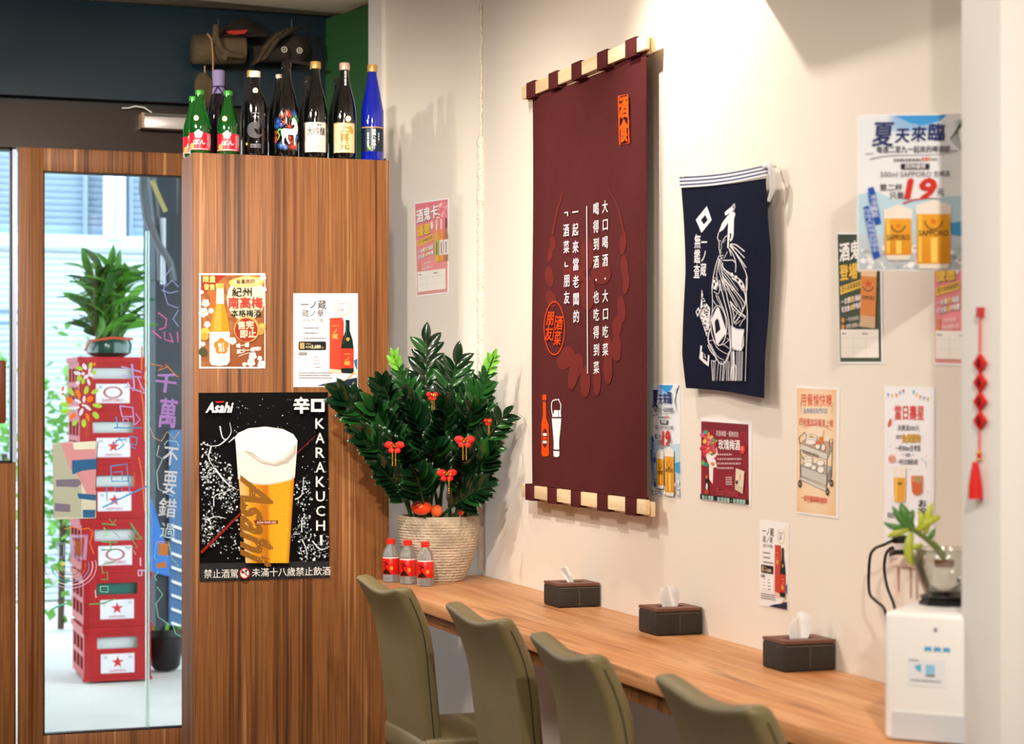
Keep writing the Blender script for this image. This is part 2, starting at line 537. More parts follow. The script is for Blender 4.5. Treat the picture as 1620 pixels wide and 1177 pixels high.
    def build(s, name, parent, m):
        M = wm(parent).inverted()
        me = bpy.data.meshes.new(name)
        me.from_pydata([tuple(M @ Vector(v)) for v in s.v], [], s.f)
        at = me.attributes.new('Col', 'FLOAT_COLOR', 'POINT')
        at.data.foreach_set('color', [x for c in s.c for x in c])
        me.materials.append(m)
        o = bpy.data.objects.new(name, me); COL.objects.link(o)
        o.parent = parent; WM[o.name] = wm(parent).copy()
        o['kind'] = 'stuff'
        return o

XW, YC = 2.105, 6.18          # right wall plane, front of the wood partition
TZ = 0.75                     # table top
def on_wall(off=0.0):
    return lambda x, y, h: onX(x, y, XW - off) + Vector((-h, 0, 0))
def on_cab(x, y, h):
    return onY(x, y, YC) + Vector((0, -h, 0))
# ================================================================== THE SETTING
CZ = 2.77                     # ceiling height
DY = 7.36                     # door wall plane
cdir = Vector((-0.242, 0.970, 0))          # direction of the slanted back corner wall, going away
cnor = Vector((-0.970, -0.242, 0))         # its normal, into the room
C0 = Vector((XW, 6.24, 0))
def cw(t, z=0, off=0): return C0 + cdir * t + cnor * off + Vector((0, 0, z))
def struct(o, label=None):
    o['kind'] = 'structure'
    if label: o['label'] = label
    return o

M_FLOOR = mat('brown_floor_tile', '#75675a', 0.45, vary=0.1, vscale=3)
struct(MB().box(-2.7, -2.6, -0.1, 2.3, 7.5, 0).build('floor', M_FLOOR), 'brown floor of the dining room')
struct(MB().box(XW, -2.6, 0, XW + 0.2, 6.24, CZ).build('wall_right', M_WALL), 'cream painted wall behind the counter')
a, b, c2, d2 = cw(0), cw(0.736), cw(0.736, 0, -0.25), cw(-0.05, 0, -0.25)
struct(MB().prism([(p.x, p.y) for p in (a, b, c2, d2)], 0, CZ).build('wall_corner', M_WALL), 'cream wall beside the wood partition')
a, b, c2, d2 = cw(0.70, 0, -0.03), cw(1.30, 0, -0.03), cw(1.30, 0, -0.25), cw(0.70, 0, -0.25)
M_GREEN = mat('dark_green_paint', '#2c5a32', 0.55)
struct(MB().prism([(p.x, p.y) for p in (a, b, c2, d2)], 0, CZ).build('wall_green', M_GREEN), 'dark green painted wall above the bottles')
a, b, c2, d2 = cw(0.645, 0, 0.014), cw(0.74, 0, 0.014), cw(0.74, 0, -0.02), cw(0.645, 0, -0.02)
struct(MB().prism([(p.x, p.y) for p in (a, b, c2, d2)], 0, CZ).build('trim_1', M_WHITEWALL), 'cream vertical trim at the edge of the green wall')
# rough caulked seam in the corner
rnd = random.Random(3)
M_CAULK = mat('rough_white_caulk', '#efe6d8', 0.85, bump=1.0, bscale=160)
pts = []; rad = []
z = 0.76
while z < CZ:
    big = 0.0125 if z < 2.2 else 0.005
    pts.append((XW - 0.006 + rnd.uniform(-0.002, 0.002), 6.236 + rnd.uniform(-0.003, 0.003), z)); rad.append(big * rnd.uniform(0.8, 1.15)); z += 0.012
struct(MB().tube(pts, rad, 8).build('trim_2', M_CAULK, smooth=80), 'rough caulk line down the wall corner')
struct(MB().box(-2.7, -2.6, 0, -2.6, 7.5, CZ).build('wall_left', M_WALNUT), 'wood clad wall at the far left')
struct(MB().box(-2.7, -2.7, 0, 2.3, -2.6, CZ).build('wall_front', M_WALL), 'cream wall behind the viewer')
# wing wall (pillar) at the right
PX, PY0, PY1 = 1.855, 2.824, 2.946
struct(MB().box(PX, PY0, 0, XW + 0.05, PY1, CZ).build('wall_pillar', M_WHITEWALL, bevel=0.004), 'pale pillar at the right edge')

# ceiling: backing plus tiles and bars, grid turned a little against the wall
M_TILE = mat('ceiling_tile', '#efe9de', 0.9, bump=0.3, bscale=140)
M_TBAR = mat('ceiling_bar', '#b5ab9c', 0.6)
ceil = struct(MB().box(-2.8, -2.7, CZ + 0.015, 2.4, 7.6, CZ + 0.1).build('ceiling', M_TBAR), 'suspended ceiling of square tiles')
q = onZ(303, 0, CZ); gr = math.radians(7.6); T = 0.6
tile_me = None
inv = wm(ceil).inverted()
for i in range(-8, 5):
    for j in range(-18, 5):
        cx_, cy_ = (i + 0.5) * T, (j + 0.5) * T
        wx = q.x + cx_ * math.cos(gr) - cy_ * math.sin(gr); wy = q.y + cx_ * math.sin(gr) + cy_ * math.cos(gr)
        if not (-2.5 < wx < 2.3 and -2.5 < wy < 7.2): continue
        if tile_me is None:
            h = T / 2 - 0.011
            to = MB().box(-h, -h, 0, h, h, 0.018).build('ceiling_tile', M_TILE, ceil, world=False)
            tile_me = to.data
            to.matrix_basis = inv @ Matrix.Translation((wx, wy, CZ)) @ Matrix.Rotation(gr, 4, 'Z')
        else:
            share(tile_me, 'ceiling_tile', ceil, inv @ Matrix.Translation((wx, wy, CZ)) @ Matrix.Rotation(gr, 4, 'Z'))

# bulkhead beam over the door, door header
M_NAVY = mat('dark_blue_gloss_paint', '#08232f', 0.3, vary=0.2, vscale=2)
M_HEAD = mat('dark_bronze_metal', '#2b211b', 0.32, metal=0.3)
struct(MB().box(-2.6, DY, 2.425, 1.88, DY + 0.14, CZ + 0.01).build('wall_beam', M_NAVY), 'dark blue bulkhead over the entrance')
struct(MB().box(-2.6, DY + 0.02, 2.238, 1.86, DY + 0.16, 2.40).build('trim_3', M_HEAD), 'dark bronze header over the sliding doors')
struct(MB().box(-2.6, DY + 0.06, 2.398, 1.86, DY + 0.14, 2.427).build('trim_4', M_BLACK), 'black gap above the door header')
struct(MB().box(-2.6, DY, 0, -0.6, DY + 0.14, 2.24).build('wall_back', M_WALNUT), 'wood wall left of the doors')
struct(MB().box(1.62, DY, 0, 1.86, DY + 0.14, 2.24).build('trim_5', M_WALNUT), 'wood jamb behind the partition')

# sliding door with the painted glass
d1 = struct(thing('door_1', None, None, (0.72, DY, 0)), 'wood framed sliding door with painted glass')
MB().box(0.72, DY, 0.0, 0.807, DY + 0.045, 2.238).build('stile', M_WALNUT, d1, bevel=0.002)
MB().box(1.53, DY, 0.0, 1.615, DY + 0.045, 2.238).build('stile', M_WALNUT, d1, bevel=0.002)
MB().box(0.807, DY, 2.155, 1.53, DY + 0.045, 2.238).build('top_rail', M_WALNUT, d1, bevel=0.002)
MB().box(0.807, DY, 0.0, 1.53, DY + 0.045, 0.11).build('bottom_rail', M_WALNUT, d1, bevel=0.002)
g = MB()
for bx in ((0.807, 0.11, 0.8125, 2.155), (1.525, 0.11, 1.53, 2.155), (0.807, 2.1495, 1.53, 2.155), (0.807, 0.11, 1.53, 0.115)):
    g.box(bx[0], DY + 0.006, bx[1], bx[2], DY + 0.04, bx[3])
g.build('gasket', M_BLACK, d1)['kind'] = 'stuff'
pane1 = MB().box(0.812, DY + 0.020, 0.11, 1.526, DY + 0.024, 2.152).build('pane', M_GLASS, d1)
M_EDGE = mat('pale_green_glass_edge', '#eafff0', 0.3)
M_EDGE.node_tree.nodes['Principled BSDF'].inputs['Transmission Weight'].default_value = 0.85
MB().box(1.183, DY + 0.030, 0.11, 1.194, DY + 0.055, 1.95).build('glass_edge', M_EDGE, d1)
# second leaf at the left edge of the picture
d2_ = struct(thing('door_2', None, None, (0.0, DY, 0)), 'wood sliding door leaf with a window, at the left edge')
MB().box(-0.20, DY + 0.05, 0.0, 0.715, DY + 0.09, 1.10).build('lower_panel', M_WALNUT, d2_, bevel=0.002)
MB().box(-0.20, DY + 0.05, 1.10, -0.10, DY + 0.09, 2.238).build('stile', M_WALNUT, d2_, bevel=0.002)
MB().box(0.702, DY + 0.048, 1.10, 0.717, DY + 0.09, 2.238).build('edge_strip', mat('bluish_aluminium', '#b9c4dc', 0.3, metal=0.3), d2_)
g = MB(); g.box(0.694, DY + 0.046, 1.10, 0.702, DY + 0.09, 2.238); g.box(-0.1, DY + 0.046, 2.228, 0.702, DY + 0.09, 2.238); g.box(-0.1, DY + 0.046, 1.098, 0.702, DY + 0.09, 1.106)
g.build('gasket', M_BLACK, d2_)
MB().box(-0.10, DY + 0.066, 1.10, 0.694, DY + 0.07, 2.23).build('pane', M_GLASS, d2_)
hb = onY(2, 570, DY - 0.03); hb2 = onY(10, 670, DY - 0.03)
MB().box(hb.x - 0.04, DY - 0.025, hb2.z, hb2.x, DY + 0.05, hb.z).build('handle', mat('dark_wood_handle', '#6d3418', 0.35), d2_, bevel=0.008)

# ================================================================== OUTSIDE THE DOOR
M_PAVE = mat('pale_street_paving', '#c9c6c0', 0.8, vary=0.1, vscale=2)
struct(MB().box(-4, 7.5, -0.12, 6, 30, -0.01).build('floor_outside', M_PAVE), 'pale street paving outside')
FY = 13.2
fac = thing('shuttered_building', 'bright building front with horizontal slats across the street', 'building', (1.0, FY, 0))
M_SLAT = mat('pale_blue_white_slat', '#dfe9f0', 0.5)
M_SLAT2 = mat('grey_blue_slat', '#9fb2c6', 0.5)
MB().box(-1.5, FY + 0.05, 0, 4.5, FY + 0.3, 5.5).build('wall', mat('pale_facade', '#93adc2', 0.7), fac)
zl = 1.35 + (HY - 392) / F * 13; zl2 = 1.35 + (HY - 373) / F * 13
MB().box(-1.5, FY - 0.06, zl, 4.5, FY + 0.05, zl2).build('ledge', mat('facade_ledge', '#d4dfe6', 0.6), fac)
sm = {}
for kind, z0, z1, mt in (('l', 0.0, zl - 0.03, M_SLAT), ('u', zl2 + 0.03, 3.4, M_SLAT2)):
    z = z0
    while z < z1:
        if kind not in sm:
            o = MB().slab([(-1.5, 0, 0), (4.5, 0, 0), (4.5, -0.022, 0.034), (-1.5, -0.022, 0.034)], (0, 0.006, 0.004)).build('slat', mt, fac, world=False)
            sm[kind] = o.data
        else:
            o = share(sm[kind], 'slat', fac, Matrix.Identity(4))
        o.matrix_basis = wm(fac).inverted() @ Matrix.Translation((0, FY + 0.045, z))
        z += 0.042
for px_ in (136, 208):
    p = onY(px_, 300, FY - 0.03)
    MB().box(p.x - 0.012, FY - 0.02, zl2, p.x + 0.012, FY + 0.05, 3.6).build('mullion', mat('facade_mullion', '#8b9eb2', 0.5), fac)
for px_, r in ((172, 0.035), (187, 0.02), (192, 0.028)):
    p = onY(px_, 300, FY - 0.1)
    MB().tube([(p.x, FY - 0.1, zl2 - 0.02), (p.x, FY - 0.1, 4.2)], r, 8).build('drainpipe', M_WHITEP, fac, smooth=60)
for py_ in (494, 512):
    p = onY(60, py_, FY - 0.2)
    MB().box(-1.0, FY - 0.22, p.z - 0.012, 1.42, FY - 0.19, p.z + 0.012).build('rail', mat('blue_grey_rail', '#6f8aa0', 0.5), fac)

# bushes along the street
def bush(name, label, px_, py_, Y, w, h, n, seed):
    rnd = random.Random(seed); b0 = onY(px_, py_, Y)
    t = thing(name, label, 'bush', (b0.x, Y, 0), 0, 'bushes across the street')
    g = MB()
    for k in range(n):
        c = Vector((rnd.gauss(0, w * 0.4), rnd.gauss(0, w * 0.25), abs(rnd.gauss(h * 0.55, h * 0.25))))
        d = Vector((rnd.uniform(-1, 1), rnd.uniform(-1, 1), rnd.uniform(-0.2, 1))).normalized(); s = rnd.uniform(0.05, 0.09)
        u = d.cross(Vector((0.3, 0.5, 0.8))).normalized() * s * 0.35
        g.add([c, c + d * s * 0.5 + u, c + d * s, c + d * s * 0.5 - u], [(0, 1, 2, 3)])
    o = g.build('foliage', mat('street_leaf_green', '#6fae4a', 0.6), t, world=False); o['kind'] = 'stuff'
    MB().tube([(0, 0, 0), (0.02, 0, h * 0.7)], 0.02, 6).build('stem', mat('brown_stem', '#4b3a2a', 0.8), t, world=False)
bush('street_bush', 'blurred green bush behind the crate stack', 96, 600, 11.6, 0.20, 1.45, 300, 4)
bush('street_bush', 'blurred green bush seen through the left door window', 2, 600, 12.5, 0.18, 1.4, 240, 5)

# red beer crates
CY_ = 9.44; CW, CD, CH = 0.312, 0.42, 0.2535
M_CRATE = mat('red_crate_plastic', '#a81018', 0.35, vary=0.12, vscale=8)
def crate_body():
    g = MB(); w, d, h = CW / 2, CD, CH; t = 0.014
    # front wall with handle slot
    hx0, hx1, hz0, hz1 = -0.095, 0.095, 0.150, 0.205
    for bx in ((-w, 0, hz0, hx0, hz1), (hx1, 0, hz0, w, hz1)): g.box(bx[0], 0, bx[2], bx[3], t, bx[4])
    g.box(-w, 0, 0.012, w, t, hz0); g.box(-w, 0, hz1, w, t, h - 0.022)
    g.box(-w, d - t, 0.012, w, d, h - 0.022)
    for sx in (-1, 1):
        x0, x1 = (-w, -w + t) if sx < 0 else (w - t, w)
        for z0, z1 in ((0.012, 0.05), (0.11, 0.135), (0.20, h - 0.022)): g.box(x0, 0.014, z0, x1, d - t, z1)
        for y0 in (0.014, 0.13, 0.26, d - 0.04): g.box(x0, y0, 0.012, x1, y0 + 0.026, h - 0.022)
    g.box(-w + t, t, 0.004, w - t, d - t, 0.02)
    g.box(-w - 0.008, -0.008, h - 0.026, w + 0.008, t, h - 0.001); g.box(-w - 0.008, d - t, h - 0.026, w + 0.008, d + 0.008, h - 0.001)
    g.box(-w - 0.008, t, h - 0.026, -w + t, d - t, h - 0.001); g.box(w - t, t, h - 0.026, w + 0.008, d - t, h - 0.001)
    g.box(-w - 0.006, -0.006, 0.0, w + 0.006, t, 0.014)
    return g
cr_lab = ['bottom red crate of the stack, standing on the paving', 'second red crate from the bottom of the stack', 'third red crate from the bottom, with an oval emblem',
          'third red crate from the top of the stack, with a star', 'second red crate from the top, behind the pastel board', 'topmost red crate of the stack, under the potted bamboo']
body_me = None
for k in range(6):
    xo = (0.012, 0.010, 0.0, -0.002, -0.008, -0.010)[k]
    fx = onY(182, 800, CY_).x + xo
    t = thing('beer_crate', cr_lab[k], 'crate', (fx, CY_ + (0, 0.004, -0.004, 0.006, 0, 0.003)[k], k * CH), 0, 'stacked red beer crates')
    if body_me is None:
        body_me = crate_body().build('body', M_CRATE, t, world=False).data
    else:
        share(body_me, 'body', t, Matrix.Identity(4))
    MB().box(-0.078, -0.003, 0.036, 0.078, 0.0, 0.126).build('label_plate', mat('crate_label_white', '#d9d4da', 0.4), t, world=False)
    P = Print(lambda x, y, h: wm(t) @ Vector((x, -0.003 - h, y)))
    if k in (2, 5):
        P.ring(0, 0.086, 0.045, 0.028, 0.010, '#a8353c'); P.fit('SAPPORO', -0.05, 0.056, 0.05, 0.042, '#b03a40', 0.03)
    else:
        P.star(0, 0.086, -0.03, '#c11f28'); P.fit('SAPPORO', -0.038, 0.052, 0.038, 0.042, '#b03a40', 0.03)
    P.fit('20', 0.05, 0.117, 0.068, 0.105, '#555560'); P.fit('20', -0.068, 0.117, -0.05, 0.105, '#555560')
    P.build('label_print', t, CRATEP)
    MB().box(-0.11, 0.03, 0.05, 0.11, 0.05, 0.2).build('content', mat('crate_bottles_pale', '#cfd6d6' if k != 1 else '#2d6a60', 0.3) if k != 1 else mat('crate_bottles_green', '#2d6a60', 0.3), t, world=False)

# lucky bamboo in a jar on the crates
TOPC = 6 * CH
bp = onY(172, 556, CY_ + 0.15)
lb = thing('potted_bamboo', 'leafy lucky bamboo in a green jar on the top crate', 'plant', (bp.x, CY_ + 0.15, TOPC))
MB().lathe([(0.07, 0), (0.105, 0.02), (0.11, 0.06), (0.10, 0.085), (0.092, 0.085), (0.085, 0.05)], n=20).build('jar', mat('dark_green_jar', '#0f4238', 0.2, coat=0.5), lb, smooth=40, world=False)
rnd = random.Random(11)
M_BAM = mat('bamboo_leaf_green', '#5a9a34', 0.45, vary=0.25, vscale=12)
M_BAM2 = mat('bamboo_leaf_dark', '#2c5d22', 0.45)
leafm = None
for k in range(9):
    a = 2 * PI * k / 9; bx, by = 0.05 * math.cos(a), 0.05 * math.sin(a)
    h = rnd.uniform(0.28, 0.46)
    st = MB().tube([(bx, by, 0.04), (bx * 1.3, by * 1.3, h * 0.6), (bx * 1.5, by * 1.5, h)], 0.009, 6).build('stalk', mat('bamboo_stalk', '#3f6b2c', 0.5), lb, smooth=60, world=False)
    for j in range(18):
        z = h * (0.25 + 0.77 * j / 17); aa = rnd.uniform(0, 2 * PI) if j % 2 else a + rnd.uniform(-1, 1)
        if leafm is None:
            lf = MB().grid(lambda u, v: Vector(((u - 0.5) * 0.030 * math.sin(PI * min(1, v * 0.92 + 0.06)) , v * 0.15, 0.05 * v - 0.085 * v * v + 0.006 * abs(u - 0.5))), 2, 6).build('leaf', M_BAM, st, smooth=80, world=False)
            leafm = lf.data; leafm2 = lf.data.copy(); leafm2.materials.clear(); leafm2.materials.append(M_BAM2)
        else:
            lf = share(leafm if rnd.random() < 0.55 else leafm2, 'leaf', st, Matrix.Identity(4))
        s = rnd.uniform(0.95, 1.45)
        lf.matrix_basis = Matrix.Translation((bx * 1.3, by * 1.3, z)) @ Matrix.Rotation(aa, 4, 'Z') @ Matrix.Rotation(rnd.uniform(0.2, 1.1), 4, 'X') @ Matrix.Rotation(rnd.uniform(-1.2, 1.2), 4, 'Y') @ Matrix.Scale(s, 4)
MB().tube([(-0.12, -0.06, 0.03), (-0.10, -0.1, 0.075), (0.0, -0.12, 0.09), (0.10, -0.1, 0.085)], 0.006, 6).build('ribbon', mat('orange_red_ribbon', '#c4502a', 0.5), lb, smooth=60, world=False)

# dark shopfront column with pipes, tarp and a planter beside the crates
cx0 = onY(240, 700, 10.3).x
col_ = struct(MB().box(cx0 + 0.02, 10.3, 0, cx0 + 1.3, 10.7, 3.6).build('wall_outside', mat('charcoal_stone', '#2d333a', 0.6, vary=0.2, vscale=4)), 'dark column outside the door')
pts = [onY(228, 250, 10.2), onY(226, 300, 10.2), onY(232, 345, 10.2), onY(250, 385, 10.2), onY(268, 415, 10.2), onY(274, 445, 10.2)]
pt = thing('conduit_bundle', 'grey cable conduits hanging down the dark column', 'pipe', (pts[0].x, 10.2, 0))
MB().tube(pts, 0.022, 8).build('conduit', mat('grey_conduit', '#5a5c60', 0.5), pt, smooth=60)
MB().tube([onY(238, 250, 10.24), onY(246, 330, 10.24), onY(254, 400, 10.24), onY(255, 445, 10.24)], 0.02, 8).build('conduit', MATS['grey_conduit'], pt, smooth=60)
MB().tube([onY(240, 285, 10.15), onY(262, 335, 10.15)], 0.012, 8).build('conduit', mat('yellow_conduit', '#a7975a', 0.5), pt, smooth=60)
MB().tube([onY(258, 345, 10.2), onY(258, 450, 10.2)], 0.014, 8).build('conduit', mat('pale_conduit', '#b9bfc6', 0.5), pt, smooth=60)
MB().slab([onY(240, 790, 10.27), onY(268, 880, 10.27), onY(268, 912, 10.27), onY(240, 905, 10.27)], (0, 0.03, 0)).build('tarp', mat('blue_tarp', '#2f6fb8', 0.5))
tag(bpy.data.objects['tarp'], 'blue tarpaulin hanging by the dark column', 'tarpaulin')
sg = thing('slatted_panel', 'blue grey panel with pale slanted slats outside the door', 'panel', onY(280, 1000, 10.275))
MB().slab([onY(268, 680, 10.275), onY(290, 680, 10.275), onY(290, 1015, 10.275), onY(268, 1015, 10.275)], (0, 0.025, 0)).build('board', mat('slate_blue_board', '#3d6791', 0.5), sg)
for k in range(8):
    y0 = 832 + k * 22
    MB().slab([onY(271, y0 - 3, 10.27), onY(290, y0 + 4, 10.27), onY(290, y0 + 8, 10.27), onY(271, y0 + 1, 10.27)], (0, -0.01, 0)).build('slat', M_WHITEP, sg)
pc = onY(262, 1076, 9.75)
pot = thing('planter', 'black round planter on the paving right of the crates', 'planter', (pc.x, 9.75, 0))
MB().lathe([(0.055, 0), (0.07, 0.02), (0.088, 0.16), (0.098, 0.165), (0.098, 0.20), (0.088, 0.20), (0.082, 0.15)], n=24).build('pot', M_BLACK, pot, smooth=40, world=False)
MB().lathe([(0.083, 0.15), (0.0, 0.155)], n=16, cap=False).build('soil', mat('dark_soil', '#2a1d14', 0.95), pot, world=False)
for k in range(5):
    a = k * 1.3
    MB().grid(lambda u, v: Vector((0.03 * math.cos(a) + v * 0.07 * math.cos(a) + (u - 0.5) * 0.02 * math.sin(PI * v), 0.03 * math.sin(a) + v * 0.06 * math.sin(a), 0.15 + 0.11 * v - 0.04 * v * v)), 2, 4).build('leaf', M_BAM, pot, smooth=80, world=False)

struct(MB().box(-4, 7.52, 2.62, 6, 10.2, 2.74).build('shade_canopy', mat('shade_canopy_paint', '#cfcac2', 0.8)), 'pale canopy over the pavement outside')  # out of view, added to keep sky light off the crates
# ================================================================== ENTRANCE DETAILS
# door closer rail on the header
p0 = onY(226, 178, DY - 0.05); p1 = onY(318, 206, DY - 0.05)
dc = thing('door_sensor', 'silver automatic door sensor box on the dark header', 'sensor', (p0.x, DY - 0.03, p1.z))
MB().box(p0.x, DY - 0.05, p1.z, p1.x, DY + 0.02, p0.z - 0.012).build('housing', M_STEEL, dc, bevel=0.002)
MB().box(p0.x - 0.001, DY - 0.051, p0.z - 0.012, p1.x, DY + 0.02, p0.z).build('top_cover', mat('dark_grey_cover', '#4a4643', 0.5), dc)
MB().box(p0.x - 0.004, DY - 0.052, p1.z, p0.x + 0.006, DY + 0.02, p0.z).build('end_cap', mat('bronze_cap', '#a08468', 0.4), dc)
MB().tube([onY(193, 171, DY), onY(203, 171, DY - 0.01), onY(214, 168, DY - 0.02), onY(228, 170, DY - 0.03), onY(240, 178, DY - 0.03)], 0.0025, 6).build('wire', M_WHITEP, dc, smooth=60)

# driftwood carvings hanging under the bulkhead
M_DRIFT = mat('weathered_driftwood', '#52442f', 0.85, bump=0.6, bscale=24, vary=0.35, vscale=9)
M_DRIFTD = mat('dark_driftwood', '#2e261f', 0.9, bump=0.6, bscale=24, vary=0.4, vscale=9)
def dpt(px_, py_, dy=0.12): return onY(px_, py_, DY - dy)
a = dpt(304, 78); b = dpt(388, 78)
lg = thing('driftwood_log', 'thick cut driftwood log hanging by a cord over the green bottles', 'driftwood', (a + b) / 2)
MB().tube([a, a + Vector((0.006, 0, 0)), (a + b) / 2, b - Vector((0.006, 0, 0)), b], [0.046, 0.054, 0.057, 0.054, 0.044], 16).build('log', M_DRIFT, lg, smooth=50)
MB().tube([dpt(342, 40, 0.18), dpt(341, 60, 0.19), dpt(350, 78, 0.19), dpt(362, 86, 0.185), dpt(385, 90, 0.18)], [0.012, 0.014, 0.013, 0.012, 0.008], 8).build('branch', M_DRIFT, lg, smooth=60)
MB().ball(dpt(356, 90, 0.185), (0.012, 0.012, 0.015)).build('knob', M_DRIFT, lg, smooth=60)
MB().tube([dpt(328, 53, 0.182), dpt(335, 62, 0.184), dpt(337, 90, 0.184), dpt(337, 124, 0.18)], 0.0035, 6).build('cord', mat('tan_cord', '#b08a5c', 0.8), lg, smooth=60)
MB().tube([dpt(346, 30, 0.12), dpt(346, 60, 0.12)], 0.003, 6).build('hanger', M_BLACK, lg)
MB().grid(lambda u, v: dpt(345 + 80 * u, 50 - 22 * math.sin(PI * min(1, u * 1.05)) * (1 - v) + 8 * v, 0.06 + 0.12 * v), 10, 5).build('brim', M_DRIFTD, lg, smooth=70)
MB().slab([dpt(358, 49, 0.2), dpt(392, 47, 0.2), dpt(388, 53, 0.2), dpt(372, 55, 0.2), dpt(362, 53, 0.2)], (0, 0.01, 0)).build('red_rag', mat('red_rag', '#a8241c', 0.8), lg)
st = dpt(322, 172)
sk = thing('driftwood_chunk', 'pale lumpy driftwood chunk hanging by a cord left of the purple capped bottle', 'driftwood', st)
def lump(u, v):
    a = 2 * PI * u; r = math.sin(PI * (0.04 + 0.92 * v)) ** 0.5 * (1 + 0.18 * math.sin(3 * a + 5 * v) + 0.1 * math.sin(7 * a))
    return dpt(322, 172 - 56 * v) + Vector((0.036 * r * math.cos(a), 0.03 * r * math.sin(a), 0))
MB().grid(lump, 20, 10).build('chunk', M_DRIFT, sk, smooth=70)
MB().tube([dpt(324, 118), dpt(324, 104)], 0.003, 6).build('cord', MATS['tan_cord'], sk)
mk = thing('carved_log_face', 'dark driftwood log with two pale ring eyes, right of the big log', 'driftwood', dpt(464, 105))
def faceblob(u, v):
    a = 2 * PI * u; r = math.sin(PI * (0.05 + 0.9 * v)) ** 0.45 * (1 + 0.08 * math.sin(4 * a + 3 * v))
    return dpt(466, 102 - 46 * v, 0.10) + Vector((0.058 * r * math.cos(a), 0.05 * r * math.sin(a), 0))
MB().grid(faceblob, 24, 10).build('head', M_DRIFTD, mk, smooth=70)
for ex, ey in ((450, 78.5), (474, 80)):
    c = dpt(ex, ey, 0.157)
    ring = [c + Vector((0.0095 * math.cos(2 * PI * k / 16), 0, 0.0095 * math.sin(2 * PI * k / 16))) for k in range(17)]
    e = MB().tube(ring, 0.0028, 6, cap=False).build('eye_ring', mat('pale_ring', '#cfc8bb', 0.6), mk, smooth=60)
    MB().ball(c, 0.004, 8, 6).build('pupil', MATS['pale_ring'], e, smooth=60)
MB().tube([dpt(452, 96, 0.155), dpt(470, 98, 0.16), dpt(492, 102, 0.15)], [0.006, 0.008, 0.006], 8).build('snout_branch', M_DRIFTD, mk, smooth=60)
MB().tube([dpt(400, 86), dpt(432, 84), dpt(455, 86)], [0.03, 0.034, 0.03], 12).build('log', M_DRIFTD, mk, smooth=50)
rnd = random.Random(9)
for k in range(7):
    s = rnd.uniform(0, 1)
    MB().tube([dpt(398 + 4 * k, 104 - 2 * k, 0.15), dpt(412 + 5 * k, 80 - 3 * k, 0.17), dpt(430 + 7 * k, 56 - 2 * k, 0.15), dpt(452 + 6 * k, 42 + s * 6, 0.12)], [0.003, 0.005, 0.004, 0.002], 6).build('twig', M_DRIFT if k % 3 else M_DRIFTD, mk, smooth=60)
MB().tube([dpt(462, 30, 0.1), dpt(462, 60, 0.1)], 0.003, 6).build('hanger', M_BLACK, mk)

# ================================================================== PARTITION
PX0, PX1, PZ, PYB = 1.134, 1.768, 2.10, 6.385
pa = thing('wood_partition', 'tall walnut laminate partition with posters on its front and bottles on top', 'partition', ((PX0 + PX1) / 2, (YC + PYB) / 2, 0))
MB().box(PX0, YC, 0, PX1, YC + 0.02, PZ).build('front_panel', M_WALNUT, pa, bevel=0.0015)
MB().box(PX0 + 0.001, YC + 0.02, 0, PX0 + 0.02, PYB, PZ).build('side_panel', M_WALNUT, pa)
MB().box(PX1 - 0.02, YC + 0.02, 0, PX1 - 0.001, PYB, PZ).build('side_panel', M_WALNUT, pa)
MB().box(PX0 + 0.02, PYB - 0.015, 0, PX1 - 0.02, PYB, PZ).build('back_panel', M_WALNUT, pa)
MB().box(PX0 + 0.02, YC + 0.02, PZ - 0.02, PX1 - 0.02, PYB - 0.015, PZ).build('top_panel', M_WALNUT, pa)
g = MB(); bp_ = onY(612, 240, YC + 0.05)
g.box(PX1 - 0.016, YC + 0.05, PZ, PX1 + 0.004, YC + 0.065, PZ + 0.003); g.box(PX1 + 0.001, YC + 0.05, PZ - 0.002, PX1 + 0.004, YC + 0.065, PZ + 0.012)
g.build('corner_bracket', M_BLACK, pa)

# ------------------------------------------------------------------ bottles on the partition
def bmat(name, col, trans=0.0):
    return mat(name, col, 0.06, coat=0.6, spec=0.6, trans=trans, ior=1.5)
M_BLK = bmat('black_glass', '#07080a'); M_DKG = bmat('dark_green_glass', '#0a1a10')
M_GRN = bmat('green_glass', '#0c6e20', 0.6); M_BLU = bmat('cobalt_glass', '#0a22b4', 0.25); M_DKV = bmat('dark_violet_glass', '#0d0812')
M_DKB = bmat('smoky_glass', '#1c1a1a')
def prof(R, H, shape):
    if shape == 'sake':    # tall sloping shoulder
        pts = [(0.0, 0), (R * 0.93, 0), (R, 0.006), (R, H * 0.47), (R * 0.95, H * 0.54), (R * 0.80, H * 0.64), (R * 0.56, H * 0.75), (R * 0.40, H * 0.83), (R * 0.36, H * 0.90), (R * 0.36, H * 0.955)]
    elif shape == 'cone':
        pts = [(0.0, 0), (R * 0.93, 0), (R, 0.006), (R, H * 0.52), (R * 0.93, H * 0.56), (R * 0.72, H * 0.70), (R * 0.50, H * 0.83), (R * 0.40, H * 0.89), (R * 0.38, H * 0.955)]
    elif shape == 'small':
        pts = [(0.0, 0), (R * 0.93, 0), (R, 0.005), (R, H * 0.44), (R * 0.92, H * 0.53), (R * 0.66, H * 0.68), (R * 0.46, H * 0.80), (R * 0.40, H * 0.90), (R * 0.40, H * 0.96)]
    else:                  # round shoulder
        pts = [(0.0, 0), (R * 0.94, 0), (R, 0.006), (R, H * 0.60), (R * 0.96, H * 0.65), (R * 0.78, H * 0.71), (R * 0.50, H * 0.755), (R * 0.40, H * 0.80), (R * 0.38, H * 0.955)]
    return pts
